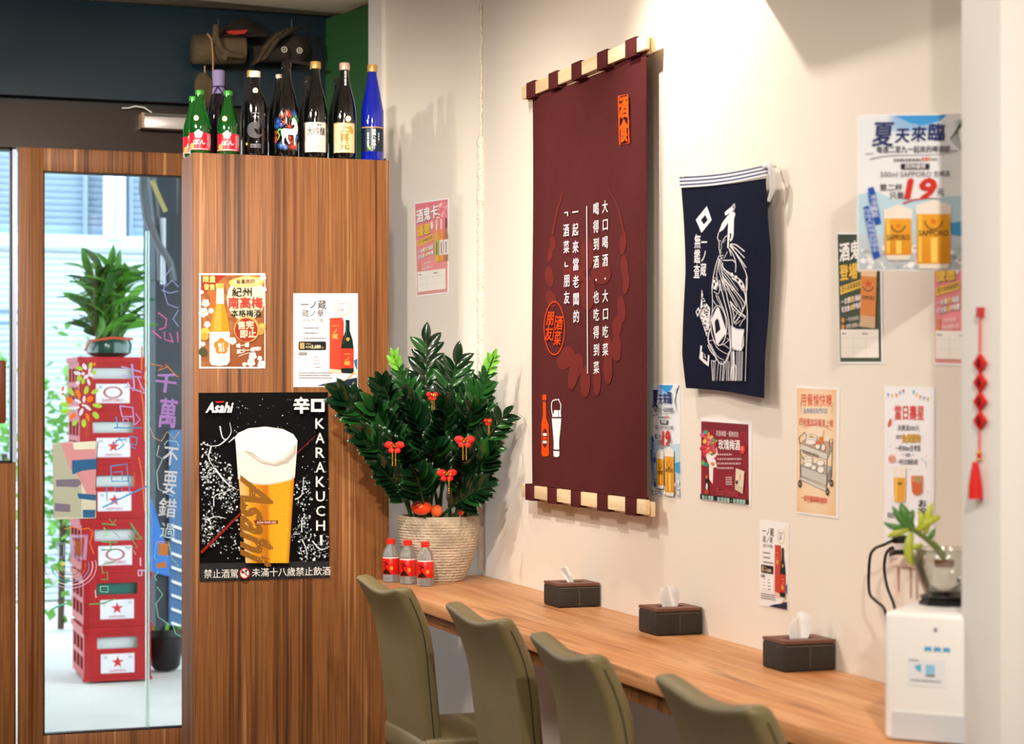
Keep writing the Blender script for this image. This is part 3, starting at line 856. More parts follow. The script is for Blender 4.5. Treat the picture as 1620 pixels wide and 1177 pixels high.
def bottle(px_, top, Y, R, shape, m, cap_mat, label, capr=1.0, group=None, cap=True):
    c = onY(px_, 240, Y)
    H = (HY - top) / ppm(Vector((c.x, Y, 0))) + CAMZ - PZ
    t = thing('sake_bottle', label, 'bottle', (c.x, Y, PZ), -math.atan2(c.x, c.y) , group)
    MB().lathe(prof(R, H, shape), n=32, cap=False).build('glass_body', m, t, smooth=50, world=False)
    if cap:
        rc = R * 0.40 * capr
        MB().lathe([(rc * 0.9, H * 0.925), (rc, H * 0.93), (rc, H * 0.985), (rc * 0.93, H), (0.0, H)], n=24, cap=False).build('cap', cap_mat, t, smooth=40, world=False)
    else:
        MB().lathe([(R * 0.36, H * 0.93), (R * 0.43, H * 0.935), (R * 0.43, H * 0.965), (R * 0.38, H), (R * 0.30, H)], n=24, cap=False).build('lip', m, t, smooth=40, world=False)
    return t, H
def wrap(t, R, off=0.0006):
    """label space: x in arc metres from the side facing the viewer, y = height"""
    return Print(lambda x, y, h: wm(t) @ Vector((math.sin(x / R) * (R + off + h), -math.cos(x / R) * (R + off + h), y)), h0=0, dz=5e-5, sub=0.0028)
def vdash(P, x, z0, z1, w, col):
    z = z0; k = 0
    while z > z1:
        h = w * (0.7 + 0.3 * (k % 3)); P.rect(x - w / 2, z, x + w / 2, z - h, col); z -= h * 1.35; k += 1
def band(P, x0, x1, z0, z1, col, n=40):
    P.rect(x0, z1, x1, z0, col, col, n, True)
M_GOLDC = mat('gold_cap', '#d8a862', 0.3, metal=0.5); M_WHITEC = mat('white_cap', '#ece4da', 0.4); M_PINKC = mat('pink_gold_cap', '#e4bfa8', 0.3, metal=0.3)
M_GREENC = mat('green_gold_cap', '#3f9a3a', 0.3, metal=0.2)
def roundel(P, x, z, r):
    P.ell(x, z, r, r * 1.1, '#d9a25a', 16); P.ell(x, z, r * 0.72, r * 0.8, '#efe6c8', 14); P.ell(x, z, r * 0.5, r * 0.55, '#3aa6b8', 12)
YF, YB = 6.235, 6.325
gb = 'sake bottles on the partition'
green_lab = ['small green bottle half hidden at the left end of the row', 'second small green bottle from the left, red label with a white flower', 'small green bottle right of the purple capped bottle, red label with a white flower']
for i, (px_, top, Y, R) in enumerate([(306, 153, 6.34, 0.033), (316, 143, YF, 0.0335), (361, 144, YF - 0.005, 0.034)]):
    t, H = bottle(px_, top, Y, R, 'small', M_GRN, M_GREENC, green_lab[i], 1.05, gb)
    P = wrap(t, R)
    band(P, -0.046, 0.05, 0.012, 0.066, '#c8162a'); band(P, 0.022, 0.05, 0.013, 0.065, '#d8506e'); band(P, 0.042, 0.05, 0.03, 0.06, '#cfe3d4')
    P.rect(-0.046, 0.016, 0.03, 0.014, '#f4e8e8', '#f4e8e8', 8, True)
    P.blossom(-0.004, 0.062, 0.013, '#f6f4ea', '#e8d070')
    P.fit('ぽん', -0.022, 0.045, 0.018, 0.028, '#fdf6f4', 0.02)
    P.ell(-0.026, 0.024, 0.009, 0.010, '#f0a860', 12)
    vdash(P, 0.028, 0.060, 0.020, 0.0025, '#f8dfe4'); vdash(P, 0.034, 0.060, 0.020, 0.0025, '#f8dfe4')
    for k in range(6): P.line([(0.044, 0.034 + 0.004 * k), (0.049, 0.034 + 0.004 * k)], 0.0015, '#30303a')
    P.build('label', t, LABELP)
    if i: 
        Pn = Print(lambda x, y, h: wm(t) @ Vector((x, -R * 0.86 - 0.004 - h, y)), h0=0)
        roundel(Pn, -0.011, H * 0.55, 0.008); Pn.build('roundel', t, LABELP)
# purple wrapped bottle (behind)
t, H = bottle(346, 112, YB, 0.036, 'sake', M_DKV, M_BLACK, 'dark bottle with a lilac cloth wrapped neck tied with a purple cord', 1.0, gb)
MB().lathe([(0.026, H * 0.60), (0.022, H * 0.72), (0.0185, H * 0.82), (0.0195, H * 0.90), (0.020, H * 0.995), (0.016, H * 1.005), (0, H * 1.005)], n=20, cap=False).build('neck_cloth', mat('lilac_cloth', '#7d7299', 0.85), t, smooth=50, world=False)
g = MB().tube([(0.021 * math.cos(k * PI / 8), 0.021 * math.sin(k * PI / 8), H * 0.815) for k in range(17)], 0.0022, 6)
g.tube([(-0.004, -0.021, H * 0.815), (-0.014, -0.026, H * 0.74), (-0.018, -0.032, H * 0.62)], 0.0022, 6); g.tube([(-0.004, -0.021, H * 0.815), (0.012, -0.026, H * 0.73), (0.006, -0.030, H * 0.60)], 0.0022, 6)
g.build('cord', mat('purple_cord', '#2c1646', 0.8), t, smooth=60, world=False)
# back row
for px_, top, shape, m, cm, lab, hascap in (
        (398, 112, 'sake', M_DKB, M_GOLDC, 'smoky bottle with a gold cap behind the black patterned bottle', True),
        (441, 118, 'sake', M_BLK, M_PINKC, 'dark bottle with a small pale cork behind the horse bottle', True),
        (488, 121, 'sake', M_DKB, M_BLACK, 'dark open bottle behind the white labelled bottle', False),
        (535, 124, 'sake', M_DKG, M_BLACK, 'dark bottle with a black lip behind the gold labelled bottle', False)):
    bottle(px_, top, YB + 0.008, 0.036, shape, m, cm, lab, 0.75 if cm is M_PINKC else 1.05, gb, hascap)
# black bottle with fine white pattern
t, H = bottle(404, 113, YF, 0.0365, 'round', M_BLK, M_WHITEC, 'black bottle with a white cap and a fine white ripple pattern', 1.12, gb)
P = wrap(t, 0.0365)
for k in range(7):
    P.ring(0.0, 0.082, 0.006 + 0.0035 * k, 0.006 + 0.0032 * k, 0.0008, '#9a9aa2', 30, 0, 0.2 * k, 0.2 * k + 4.6)
P.fit('すず音', -0.009, 0.127, 0.012, 0.120, '#c8c8d0'); P.dashes(-0.01, 0.135, 0.012, 0.002, '#b0b0b8', 5)
P.ell(0.004, 0.044, 0.0025, 0.003, '#8fb6e8', 8)
for k in range(3): P.dashes(-0.016, 0.036 - 0.0045 * k, 0.018, 0.0018, '#a8a8b0', k)
P.rect(-0.033, 0.042, -0.026, 0.034, '#b8c060', '#b8c060', 2, True)
P.build('printed_pattern', t, LABELP)
Pn = Print(lambda x, y, h: wm(t) @ Vector((x, -0.0215 - h, y)), h0=0); roundel(Pn, 0.0, H * 0.765, 0.0085); Pn.build('roundel', t, LABELP)
# horse bottle
t, H = bottle(453, 98, YF, 0.038, 'sake', M_BLK, M_BLACK, 'black bottle with a white horse among red, blue and green leaves', 0.98, gb, False)
R_ = 0.038; P = wrap(t, R_)
def hb_(x, y): return ((x - 245) / 10.7 / 496, (1000 - y) / 10.7 / 496 + 0.004)
def sprig(cx, cy, r, col, n, ph=0):
    for k in range(n - 2):
        a = 2 * PI * k / (n - 2) + ph; x0, y0 = hb_(cx, cy); x1, y1 = hb_(cx + r * 1.1 * math.cos(a), cy + r * 1.1 * math.sin(a))
        P.line([(x0, y0), ((x0 + x1) / 2, (y0 + y1) / 2), (x1, y1)], 0.0017, col, 0.0009)
for a in ((180, 325, 55, '#ee4a2e', 11), (265, 285, 60, '#ee4a2e', 11), (300, 320, 45, '#ee4a2e', 9), (385, 290, 60, '#2f74d8', 12), (100, 420, 70, '#2f74d8', 12), (75, 500, 50, '#2f74d8', 10), (160, 480, 55, '#2f74d8', 9),
          (65, 610, 45, '#e04a30', 9), (70, 700, 48, '#e04a30', 9), (60, 750, 40, '#e04a30', 8), (160, 830, 60, '#2f74d8', 12), (225, 860, 50, '#2f74d8', 11), (330, 850, 60, '#ee4a2e', 12), (385, 830, 50, '#ee4a2e', 11), (300, 700, 40, '#ee4a2e', 9), (320, 770, 40, '#ee4a2e', 9),
          (405, 680, 45, '#2f74d8', 10), (380, 350, 45, '#3fa84e', 9), (410, 400, 40, '#3fa84e', 8), (330, 380, 40, '#3fa84e', 7), (215, 440, 50, '#ee4a2e', 8), (290, 510, 55, '#ee4a2e', 9)):
    sprig(*a, ph=a[0] * 0.1)
P.line([hb_(150, 550), hb_(120, 600), hb_(150, 660), hb_(130, 720), hb_(105, 750)], 0.005, '#5cb040', 0.002)
P.line([hb_(170, 555), hb_(140, 575)], 0.005, '#5cb040', 0.002)
P.poly([hb_(*q) for q in ((170, 570), (210, 545), (300, 555), (345, 540), (362, 500), (350, 470), (325, 495), (315, 470), (325, 390), (350, 355), (372, 380), (405, 440), (425, 540), (415, 620), (385, 650), (372, 720), (380, 820), (352, 835), (352, 740), (345, 655), (270, 650), (265, 720), (300, 800), (280, 812), (248, 740), (240, 680), (215, 720), (212, 790), (228, 830), (200, 835), (185, 760), (190, 690), (175, 640))], '#e9e6ee')
P.rect(*hb_(232, 470), *hb_(258, 365), '#0c0c10'); vdash(P, *hb_(245, 372), hb_(245, 462)[1], 0.0014, '#c8c8c8')
P.build('printed_picture', t, LABELP)
# white label bottle
t, H = bottle(499, 98, YF, 0.038, 'sake', M_BLK, M_GOLDC, 'black bottle with a cream label and brushed black characters', 1.15, gb)
P = wrap(t, 0.038)
band(P, -0.040, 0.038, 0.020, 0.115, '#efe7d6')
P.fit('大吟釀', -0.028, 0.100, 0.034, 0.072, '#141414', 0.02)
P.dashes(0.006, 0.1065, 0.022, 0.006, '#2a2a2a', 9); P.ell(-0.006, 0.107, 0.005, 0.004, '#cfc06a', 10)
for k, (z, c_) in enumerate(((0.062, '#d8cfc0'), (0.055, '#a8a090'), (0.050, '#a8a090'), (0.040, '#d49088'), (0.036, '#d49088'), (0.026, '#8f887a'))): P.dashes(-0.02 + 0.004 * (k % 3), z, 0.024, 0.0018, c_, k)
P.build('label', t, LABELP)
# gold label bottle
t, H = bottle(545, 100, YF, 0.037, 'sake', M_BLK, M_PINKC, 'black bottle with a beige label and gold brushed characters', 1.15, gb)
P = wrap(t, 0.037)
band(P, -0.043, 0.038, 0.022, 0.118, '#e6cf9f'); P.rect(-0.043, 0.118, 0.038, 0.115, '#c9a868', '#c9a868', 10, True)
P.fit('上喜元', -0.016, 0.112, 0.016, 0.030, '#6a4410', 0.06, True); P.fit('上喜元', -0.014, 0.111, 0.018, 0.031, '#d0a028', 0.0, True)
P.ell(0.022, 0.095, 0.008, 0.014, '#c79a3c', 10, 0.4)
P.rect(-0.040, 0.052, -0.032, 0.024, '#e8e8ec', '#e8e8ec', 3, True)
for k in range(7): P.line([(-0.039, 0.027 + 0.0035 * k), (-0.033, 0.027 + 0.0035 * k)], 0.0012, '#303030')
P.build('label', t, LABELP)
Pn = Print(lambda x, y, h: wm(t) @ Vector((x, -0.0385 - h, y)), h0=0); roundel(Pn, 0.012, 0.130, 0.009)
vdash(Pn, 0.003, H * 0.90, H * 0.76, 0.006, '#d9d4cc')
Pn.build('roundel', t, LABELP)
# blue bottle
t, H = bottle(589, 103, YF, 0.037, 'cone', M_BLU, M_GOLDC, 'cobalt blue bottle with a navy label at the right end of the row', 1.15, gb)
P = wrap(t, 0.037)
band(P, -0.044, 0.044, 0.030, 0.107, '#0f2036'); P.rect(-0.044, 0.109, 0.044, 0.106, '#d9a25a', '#d9a25a', 12, True)
P.fit('嶋鏡八島地り', -0.002, 0.103, 0.012, 0.036, '#eef0f4', 0.02, True); vdash(P, -0.0135, 0.090, 0.050, 0.006, '#d8e0e8')
vdash(P, 0.021, 0.090, 0.066, 0.004, '#c8d0d8'); P.rect(0.019, 0.064, 0.023, 0.060, '#c0402a')
P.ell(-0.010, 0.042, 0.004, 0.009, '#8fc06a', 10, 0.5); P.ring(-0.014, 0.075, 0.008, 0.024, 0.0008, '#8fa0b4', 24)
P.build('label', t, LABELP)

# ================================================================== DRAWINGS ON THE DOOR GLASS
gm = lambda x, y, h: onY(x, y, DY + 0.018) + Vector((0, -h, 0))
P = Print(gm, (60, 540, 4.204))
def petals(items, col):
    for cx_, cy_, rx, ry, rot in items: P.ell(cx_, cy_, rx, ry, col, 12, rot)
petals([(275, 180, 24, 14, .3), (350, 160, 14, 22, .2), (372, 205, 16, 14, .5), (275, 245, 18, 18, .9), (300, 265, 14, 20, .2), (220, 335, 15, 32, -.6), (322, 325, 15, 30, .3), (380, 333, 28, 14, -.5), (395, 428, 33, 15, .2), (178, 420, 32, 15, .2), (185, 465, 32, 13, -.1), (385, 492, 18, 28, -.7), (305, 545, 16, 28, 0), (245, 542, 15, 22, .7)], '#a8cf4e')
petals([(268, 348, 15, 30, -.3), (207, 392, 30, 18, .8), (345, 385, 26, 18, -.7), (230, 498, 26, 15, -.8), (330, 505, 12, 30, -.3), (166, 315, 8, 18, .3), (165, 350, 9, 9, 0), (375, 152, 10, 12, 0)], '#ef7a2c')
petals([(310, 168, 14, 24, -.5), (345, 190, 10, 20, .3), (262, 212, 26, 12, .3), (320, 235, 20, 12, -.6), (337, 270, 10, 24, -.3), (352, 222, 22, 14, .6), (307, 385, 10, 24, .1), (265, 398, 26, 10, .5), (330, 440, 30, 11, .7), (238, 443, 40, 11, -.1), (288, 470, 12, 28, .4), (300, 425, 9, 9, 0), (265, 275, 14, 14, 0), (300, 215, 12, 12, 0)], '#dcdce6')
U, W_, O_, B_, G_ = '#b7a6dc', '#dfe3ea', '#e8873a', '#4a93c8', '#4fae66'
for pts, w, c_ in (
        ([(555, 168), (690, 205)], 9, U), ([(552, 228), (690, 238)], 9, U), ([(625, 150), (640, 300), (635, 330)], 12, U), ([(600, 270), (595, 300), (710, 345)], 10, U), ([(660, 235), (705, 330)], 8, U),
        ([(545, 430), (560, 500), (630, 500)], 8, U), ([(545, 430), (630, 440), (640, 560)], 8, U), ([(565, 515), (600, 515), (600, 550), (568, 550), (565, 515)], 6, U), ([(505, 575), (690, 575)], 8, B_), ([(650, 480), (680, 520), (640, 560)], 6, U), ([(520, 500), (530, 575)], 7, B_),
        ([(500, 690), (545, 640), (570, 690), (530, 720)], 9, B_), ([(515, 660), (590, 650)], 8, B_), ([(610, 630), (660, 640), (655, 690), (610, 680), (610, 630)], 8, B_), ([(620, 700), (650, 715)], 8, B_),
        ([(485, 830), (590, 815), (600, 930), (490, 930), (485, 830)], 8, B_), ([(505, 870), (560, 865), (560, 920)], 7, B_), ([(455, 960), (460, 1060)], 7, B_), ([(510, 970), (560, 965), (555, 1000), (515, 1000), (510, 970)], 7, B_), ([(430, 1105), (560, 1040), (720, 965)], 10, B_), ([(600, 890), (610, 1010)], 7, B_),
        ([(690, 30), (690, 190)], 10, O_), ([(678, 280), (700, 420), (710, 660)], 7, O_), ([(670, 770), (690, 870), (710, 1130)], 7, O_), ([(640, 870), (640, 960)], 9, '#d85a20'), ([(325, 540), (322, 630)], 6, '#b5622e'),
        ([(750, 150), (830, 165), (800, 195), (860, 170), (845, 150), (920, 230), (935, 235)], 6, O_), ([(720, 170), (705, 240), (730, 290)], 5, O_), ([(745, 570), (770, 640), (820, 665), (860, 600), (905, 650), (940, 600)], 6, '#c7a878'),
        ([(805, 690), (790, 760), (830, 780), (790, 870), (800, 980), (850, 1010), (900, 1030)], 5, '#b9d4cc'), ([(840, 690), (860, 660), (920, 665), (940, 700)], 5, '#b9d4cc')):
    P.line(pts, w, c_)
P.fit('千', 775, 205, 925, 345, '#c79be0', 0.03, rot=0.12); P.fit('萬', 800, 375, 925, 580, '#c79be0', 0.03, rot=0.1)
P.fit('不', 830, 690, 935, 830, '#e8ebef', 0.015, rot=0.12); P.fit('要', 830, 850, 925, 1020, '#e8ebef', 0.015, rot=0.1); P.fit('錯', 800, 1040, 925, 1175, '#e8ebef', 0.012, rot=0.1)
P.crop = (60, 800, 4.204)
P.fit('過', 810, 110, 920, 220, '#c8d4d8', 0.0, rot=0.1)
for pts, w, c_ in (
        ([(425, 120), (520, 128)], 7, G_), ([(470, 85), (500, 120), (520, 90)], 5, G_), ([(440, 145), (460, 190), (430, 205)], 7, '#8fd05a'), ([(500, 170), (545, 215)], 5, '#7f8f9a'),
        ([(420, 240), (530, 245)], 7, G_), ([(480, 245), (485, 290)], 7, G_), ([(420, 295), (530, 290)], 7, G_), ([(430, 390), (510, 375)], 6, G_), ([(425, 400), (430, 450), (460, 440), (465, 490), (420, 490)], 6, G_), ([(415, 535), (465, 535), (465, 575), (415, 572), (415, 535)], 6, '#9fcfae'), ([(380, 560), (385, 610), (395, 605)], 5, '#cfe0d8'),
        ([(340, 655), (430, 650), (510, 620)], 8, G_), ([(615, 115), (650, 170), (690, 220)], 11, G_), ([(630, 215), (690, 222)], 6, G_), ([(575, 275), (665, 280), (600, 195)], 6, G_), ([(610, 300), (620, 320)], 4, '#bcd6c0'), ([(635, 295), (650, 325)], 4, '#bcd6c0'),
        ([(680, 345), (682, 400)], 9, '#dcd6ea'), ([(665, 430), (690, 425), (690, 465), (668, 465), (665, 430), (725, 430)], 8, '#dcd6ea'),
        ([(175, 155), (230, 140), (290, 158), (335, 148), (365, 175), (345, 250), (370, 320)], 6, O_), ([(90, 690), (150, 660), (195, 650)], 12, '#5fc09a'),
        ([(790, 500), (775, 470), (800, 440)], 5, '#8fd0b0'), ([(790, 540), (830, 590), (785, 650), (800, 740), (870, 790)], 5, '#8fd0b0'), ([(870, 250), (890, 350), (935, 400)], 5, '#8fd0b0'), ([(895, 790), (915, 850), (950, 870)], 5, '#8fd0b0'),
        ([(785, 245), (775, 350), (800, 370)], 5, '#7fb0e0'), ([(785, 240), (870, 240), (860, 340)], 5, '#e0a070')):
    P.line(pts, w, c_)
P.rect(800, 250, 868, 330, '#c9814a'); P.poly([(785, 385), (850, 370), (855, 410), (790, 415)], '#c9814a')
for k, c_ in enumerate(('#c4a4d0', '#e0c4d8', '#8fb4e0', '#b86a4a')):
    P.line([(210 + 8 * k, 195 + 8 * k), (330 - 8 * k, 195 + 8 * k), (318 - 8 * k, 360 - 8 * k), (225 + 8 * k, 350 - 8 * k), (210 + 8 * k, 195 + 8 * k)], 5, c_)
P.rect(247, 232, 285, 325, '#a85a3a')
for k in range(2): P.line([(118 + 12 * k, 245 + 10 * k), (180 - 10 * k, 245 + 10 * k), (180 - 10 * k, 350 - 10 * k), (118 + 12 * k, 345 - 10 * k), (118 + 12 * k, 245 + 10 * k)], 4, '#a8b4d4')
for k, c_ in enumerate(('#d8b4c8', '#e8dce4', '#5b9bd0', '#c07850', '#8a5a48', '#d8a070')):
    P.ring(215, 400, 175 - 24 * k, 150 - 22 * k, 5, c_, 24, 0, -0.25, PI * 1.02)
P.ell(165, 385, 18, 14, '#d8d060', 10)
P.crop = (0, 260, 2.9433)
for pts, w, c_ in (([(800, 480), (770, 520), (762, 590), (780, 650), (830, 670)], 3, '#a8aee8'), ([(752, 585), (790, 600), (830, 590)], 3, '#a8aee8'), ([(770, 570), (800, 540), (830, 570)], 3, '#a8aee8'), ([(830, 680), (805, 720), (830, 755)], 3, '#a8aee8'),
                   ([(735, 690), (775, 720), (770, 760), (740, 770)], 5, '#e06aa8'), ([(710, 775), (750, 810)], 6, '#e06aa8'), ([(765, 780), (765, 815), (800, 825)], 5, '#d86ab0'), ([(790, 785), (805, 830)], 5, '#d86ab0'), ([(825, 780), (828, 830)], 5, '#d86ab0')):
    P.line(pts, w, c_)
P.build('marker_drawing', d1, PAINTP)

# painted canvas board hanging on the glass
cb = [onY(84, 702, DY - 0.02), onY(152, 698, DY - 0.02), onY(152, 820, DY - 0.02), onY(86, 822, DY - 0.02)]
sgn = MB().slab(cb, (0, 0.025, 0)).build('painted_board', mat('canvas_board', '#d8dccb', 0.7), bevel=0.002)
tag(sgn, 'pastel painted canvas board hanging on the door glass', 'board')
P = Print(lambda x, y, h: onY(x, y, DY - 0.02) + Vector((0, -h, 0)), (60, 540, 4.204))
P.poly([(100, 690), (150, 668), (210, 830), (290, 900), (290, 1170), (110, 1170)], '#d3d8c8')
P.poly([(150, 675), (230, 665), (240, 720), (390, 715), (385, 1050), (330, 1030), (270, 900), (215, 850)], '#efb4bf')
P.poly([(225, 792), (390, 780), (390, 850), (300, 860), (228, 885)], '#4583bd'); P.poly([(262, 1010), (385, 1020), (385, 1060), (270, 1045)], '#4583bd'); P.poly([(298, 1120), (382, 1120), (380, 1172), (298, 1172)], '#4583bd')
P.poly([(120, 920), (270, 915), (290, 945), (260, 970), (122, 965)], '#9c93ac'); P.poly([(112, 1075), (215, 1085), (215, 1135), (112, 1130)], '#9c93ac')
P.line([(400, 668), (392, 760), (385, 990)], 5, '#3b4a58')
P.build('painting', sgn, PAINTP)
# ================================================================== POSTERS
def sheet(name, label, pts, t, m=None, cat='poster', group=None):
    """paper sheet of real thickness: four 3-D corners, t = thickness vector towards the wall"""
    o = MB().slab(pts, t).build(name, m or M_PAPER)
    return tag(o, label, cat, group)
def wall_sheet(name, label, quad, crop, off=0.0014, **k):
    q = [onX(crop[0] + x / crop[2], crop[1] + y / crop[2], XW - off) for x, y in quad]
    return sheet(name, label, q, (off - 0.0004, 0, 0), **k)
def cab_sheet(name, label, quad, crop, off=0.0014, **k):
    q = [onY(crop[0] + x / crop[2], crop[1] + y / crop[2], YC - off) for x, y in quad]
    return sheet(name, label, q, (0, off - 0.0004, 0), **k)
OFF = 0.0012

# --- plum wine poster on the partition
cr = (300, 420, 5.786)
o = cab_sheet('plum_wine_poster', 'orange brown plum wine poster on the partition, above the black beer poster', [(88, 72), (692, 72), (692, 942), (88, 942)], cr)
P = Print(on_cab, cr, h0=0.0016)
def mixc(a, b, t): return tuple(x * (1 - t) + y * t for x, y in zip(C(a), C(b)))
rnd = random.Random(2); nz = [[rnd.random() for _ in range(20)] for _ in range(24)]
P.field(102, 88, 684, 928, lambda u, v: mixc('#6a2a16', '#b97c4a', min(1, 0.25 + 0.6 * nz[int(v * 23)][int(u * 19)] * (0.5 + 0.5 * math.sin(3 * v + 2 * u)))), 19, 23)
P.poly([(102, 88), (335, 88), (102, 285)], '#9b3022')
P.poly([(190, 240), (245, 250), (240, 400), (200, 470)], '#d8602c')
P.ell(515, 300, 175, 205, '#f3dcb4', 32, 0.1); P.ell(520, 150, 165, 48, '#eab35c', 24, -0.05); P.ell(520, 150, 130, 34, '#f2cf94', 24, -0.05)
for x, y, r in ((145, 345, 36), (125, 430, 44), (160, 540, 30), (112, 245, 18), (195, 415, 26), (392, 690, 34), (575, 830, 36), (560, 890, 38), (655, 905, 36), (640, 850, 22), (500, 905, 20), (668, 110, 30), (678, 220, 24), (120, 720, 22)):
    P.blossom(x, y, r, '#f6e2da', '#d8a060')
P.ell(140, 605, 40, 36, '#eab04a', 16); P.ell(135, 650, 38, 36, '#d8963a', 16); P.ell(660, 560, 34, 32, '#e2a24a', 14); P.ell(645, 605, 34, 32, '#cf8a3a', 14); P.ell(120, 790, 42, 40, '#4a4a30', 14)
P.rect(238, 165, 313, 212, '#e6b45a', '#d09848', 3, True); P.poly([(245, 212), (310, 212), (314, 355), (238, 355)], '#dcc8bc')
P.poly([(238, 352), (314, 352), (345, 470), (364, 600), (364, 612), (180, 612), (180, 600), (205, 470)], '#ea8620'); P.poly([(250, 360), (285, 360), (290, 600), (215, 600), (225, 480)], '#f29c3c')
P.poly([(180, 608), (364, 608), (364, 880), (340, 912), (270, 920), (200, 912), (180, 880)], '#f3ece6'); P.poly([(180, 608), (205, 608), (205, 905), (180, 880)], '#e2d6ce')
for k in range(5):
    a = -PI / 2 + 2 * PI * k / 5; P.ell(288 + 38 * math.cos(a), 740 + 42 * math.sin(a), 34, 36, '#ec7a2c', 16)
P.ell(288, 740, 34, 34, '#ec7a2c', 12); P.fit('梅', 256, 706, 290, 752, '#fdf3ea', 0.02); P.fit('酒', 262, 750, 292, 790, '#fdf3ea', 0.02); P.fit('とろ', 292, 700, 320, 790, '#fdf3ea', 0.02, True)
P.ring(338, 655, 24, 28, 4, '#6fb4b4', 20, 0, 0, 4.6); P.ring(212, 770, 22, 26, 4, '#6fb4b4', 20, 0, 1, 5.6)
P.dashes(265, 828, 315, 8, '#b9a898', 1); P.dashes(228, 850, 340, 8, '#9a8c80', 2); P.dashes(245, 885, 320, 6, '#c8beb4', 3)
gold = '#f2d27a'
P.fit('限量', 115, 94, 236, 158, gold, 0.03); P.fit('發售', 128, 168, 226, 228, gold, 0.03)
P.fit('有果肉的', 420, 126, 594, 174, '#3a2a18', 0.015, ky=-0.04); P.fit('紀州', 382, 198, 568, 288, '#1d1a18', 0.03)
P.fit('南高梅', 345, 286, 668, 396, '#b53c34', 0.045); P.fit('本格梅酒', 374, 400, 652, 474, '#1d2a20', 0.03)
P.ell(520, 585, 118, 118, '#d99a58', 28); P.ell(515, 590, 104, 108, '#93301f', 28)
P.fit('售完', 435, 508, 586, 588, '#f6e2b8', 0.03, ky=-0.04); P.fit('即止', 455, 588, 606, 668, '#f6e2b8', 0.03, ky=-0.04)
P.fit('喝一罐', 422, 716, 542, 762, '#fbf3ea', 0.02, ky=-0.12); P.fit('就少一罐喲!', 426, 768, 650, 812, '#fbf3ea', 0.02, ky=-0.14); P.curve([(445, 830), (520, 805), (605, 795)], 5, '#fbf3ea', 1)
P.build('print', o, PAPER)

# --- sake price poster (twice in the room)
def sake_art(P):
    P.rect(960, 262, 1532, 1102, '#f2f1f1', '#efeef0', 2)
    P.poly([(1440, 300), (1532, 262), (1532, 620), (1480, 560), (1460, 420)], '#f5eadb'); P.poly([(960, 860), (1010, 900), (1060, 1000), (960, 1000)], '#f4ede2')
    P.fit('一ノ蔵', 1012, 316, 1252, 402, '#1b191b', 0.025); P.fit('蔵ノ華', 1024, 402, 1230, 474, '#232123', 0.01); P.fit('純米大吟釀', 1028, 482, 1222, 522, '#3a3838', 0.0)
    P.ring(1398, 385, 78, 76, 9, '#dcc690', 36, 0, -1.2, 4.4); P.fit('不足之', 1355, 362, 1425, 392, '#8c5c50', 0.0); P.fit('足第一', 1350, 392, 1440, 424, '#b2403e', 0.01); P.dashes(1355, 352, 1440, 8, '#6a5a58', 4)
    for k, y in enumerate((573, 619, 667)):
        P.dashes(1042, y, 1182 if k < 2 else 1250, 12, '#4a484a', k); P.ell(1020, y, 6, 6, '#d8b8a8', 8)
    P.poly([(1005, 695), (1238, 695), (1248, 705), (1248, 765), (1238, 776), (1005, 776), (995, 765), (995, 705)], '#1f1f1d'); P.rect(1010, 708, 1048, 762, '#d6b678'); P.fit('優惠', 1016, 710, 1042, 760, '#5a4620', 0, True)
    P.fit('720ml', 1062, 712, 1108, 724, '#d8c8a0'); P.fit('NT$', 1062, 738, 1112, 760, '#e8d8b0', 0.01); P.fit('3,680', 1114, 728, 1198, 764, '#f2e2ba', 0.03); P.fit('元', 1205, 742, 1226, 762, '#d8c8a0')
    P.rect(996, 796, 1072, 820, '#3a3836'); P.dashes(1002, 808, 1066, 10, '#d8d4cc', 6)
    P.rect(1000, 824, 1245, 950, '#f7f6f6')
    for k, y in enumerate((838, 868, 900, 932)):
        P.dashes(1034, y, 1090, 9, '#9a969a', k); P.dashes(1132, y, 1180 + 8 * k, 10, '#4a484a', k + 5)
    for k, y in enumerate((984, 1006, 1028)): P.dashes(996, y, (1342, 1290, 1306)[k], 10, '#5a585a', k + 20)
    P.ell(1370, 965, 110, 26, '#eec0a8', 20)
    P.poly([(1280, 480), (1396, 476), (1410, 520), (1400, 958), (1278, 945)], '#bf3a26'); P.poly([(1280, 480), (1385, 478), (1380, 955), (1278, 945)], '#c94630')
    P.fit('一ノ蔵', 1302, 530, 1356, 672, '#e8b850', 0.02, True)
    P.poly([(1425, 498), (1462, 498), (1464, 600), (1490, 680), (1500, 760), (1500, 975), (1490, 990), (1392, 984), (1384, 970), (1384, 760), (1396, 680), (1422, 600)], '#12231f'); P.line([(1432, 520), (1430, 620), (1405, 720)], 8, '#3f6a5a', 3)
    P.rect(1386, 760, 1499, 940, '#c93a26'); P.fit('一ノ蔵', 1412, 790, 1470, 914, '#e8b850', 0.02, True); P.ell(1446, 675, 16, 17, '#c89a4a', 12)
    P.poly([(1160, 1100), (1260, 1075), (1380, 1058), (1450, 1040), (1532, 1025), (1532, 1102)], '#1e2a3c'); P.poly([(1500, 870), (1532, 850), (1532, 960), (1510, 920)], '#3b6a9a')
    for k in range(7): P.line([(1400 + 12 * k, 1062 - 6 * k), (1470 + 8 * k, 1010 - 10 * k), (1532, 968 + 12 * k)], 4, '#d0a868', 2)
o = cab_sheet('sake_price_poster', 'white sake price poster on the partition with a red box and black bottle', [(950, 255), (1540, 255), (1540, 1112), (950, 1112)], cr)
P = Print(on_cab, cr, h0=0.0016); sake_art(P); P.build('print', o, PAPER)
cr2 = (1180, 800, 4.206)
q = [(92, 95), (286, 122), (283, 698), (92, 665)]
o = wall_sheet('sake_price_poster', 'small white sake price poster on the cream wall above the nearest tissue box', q, cr2)
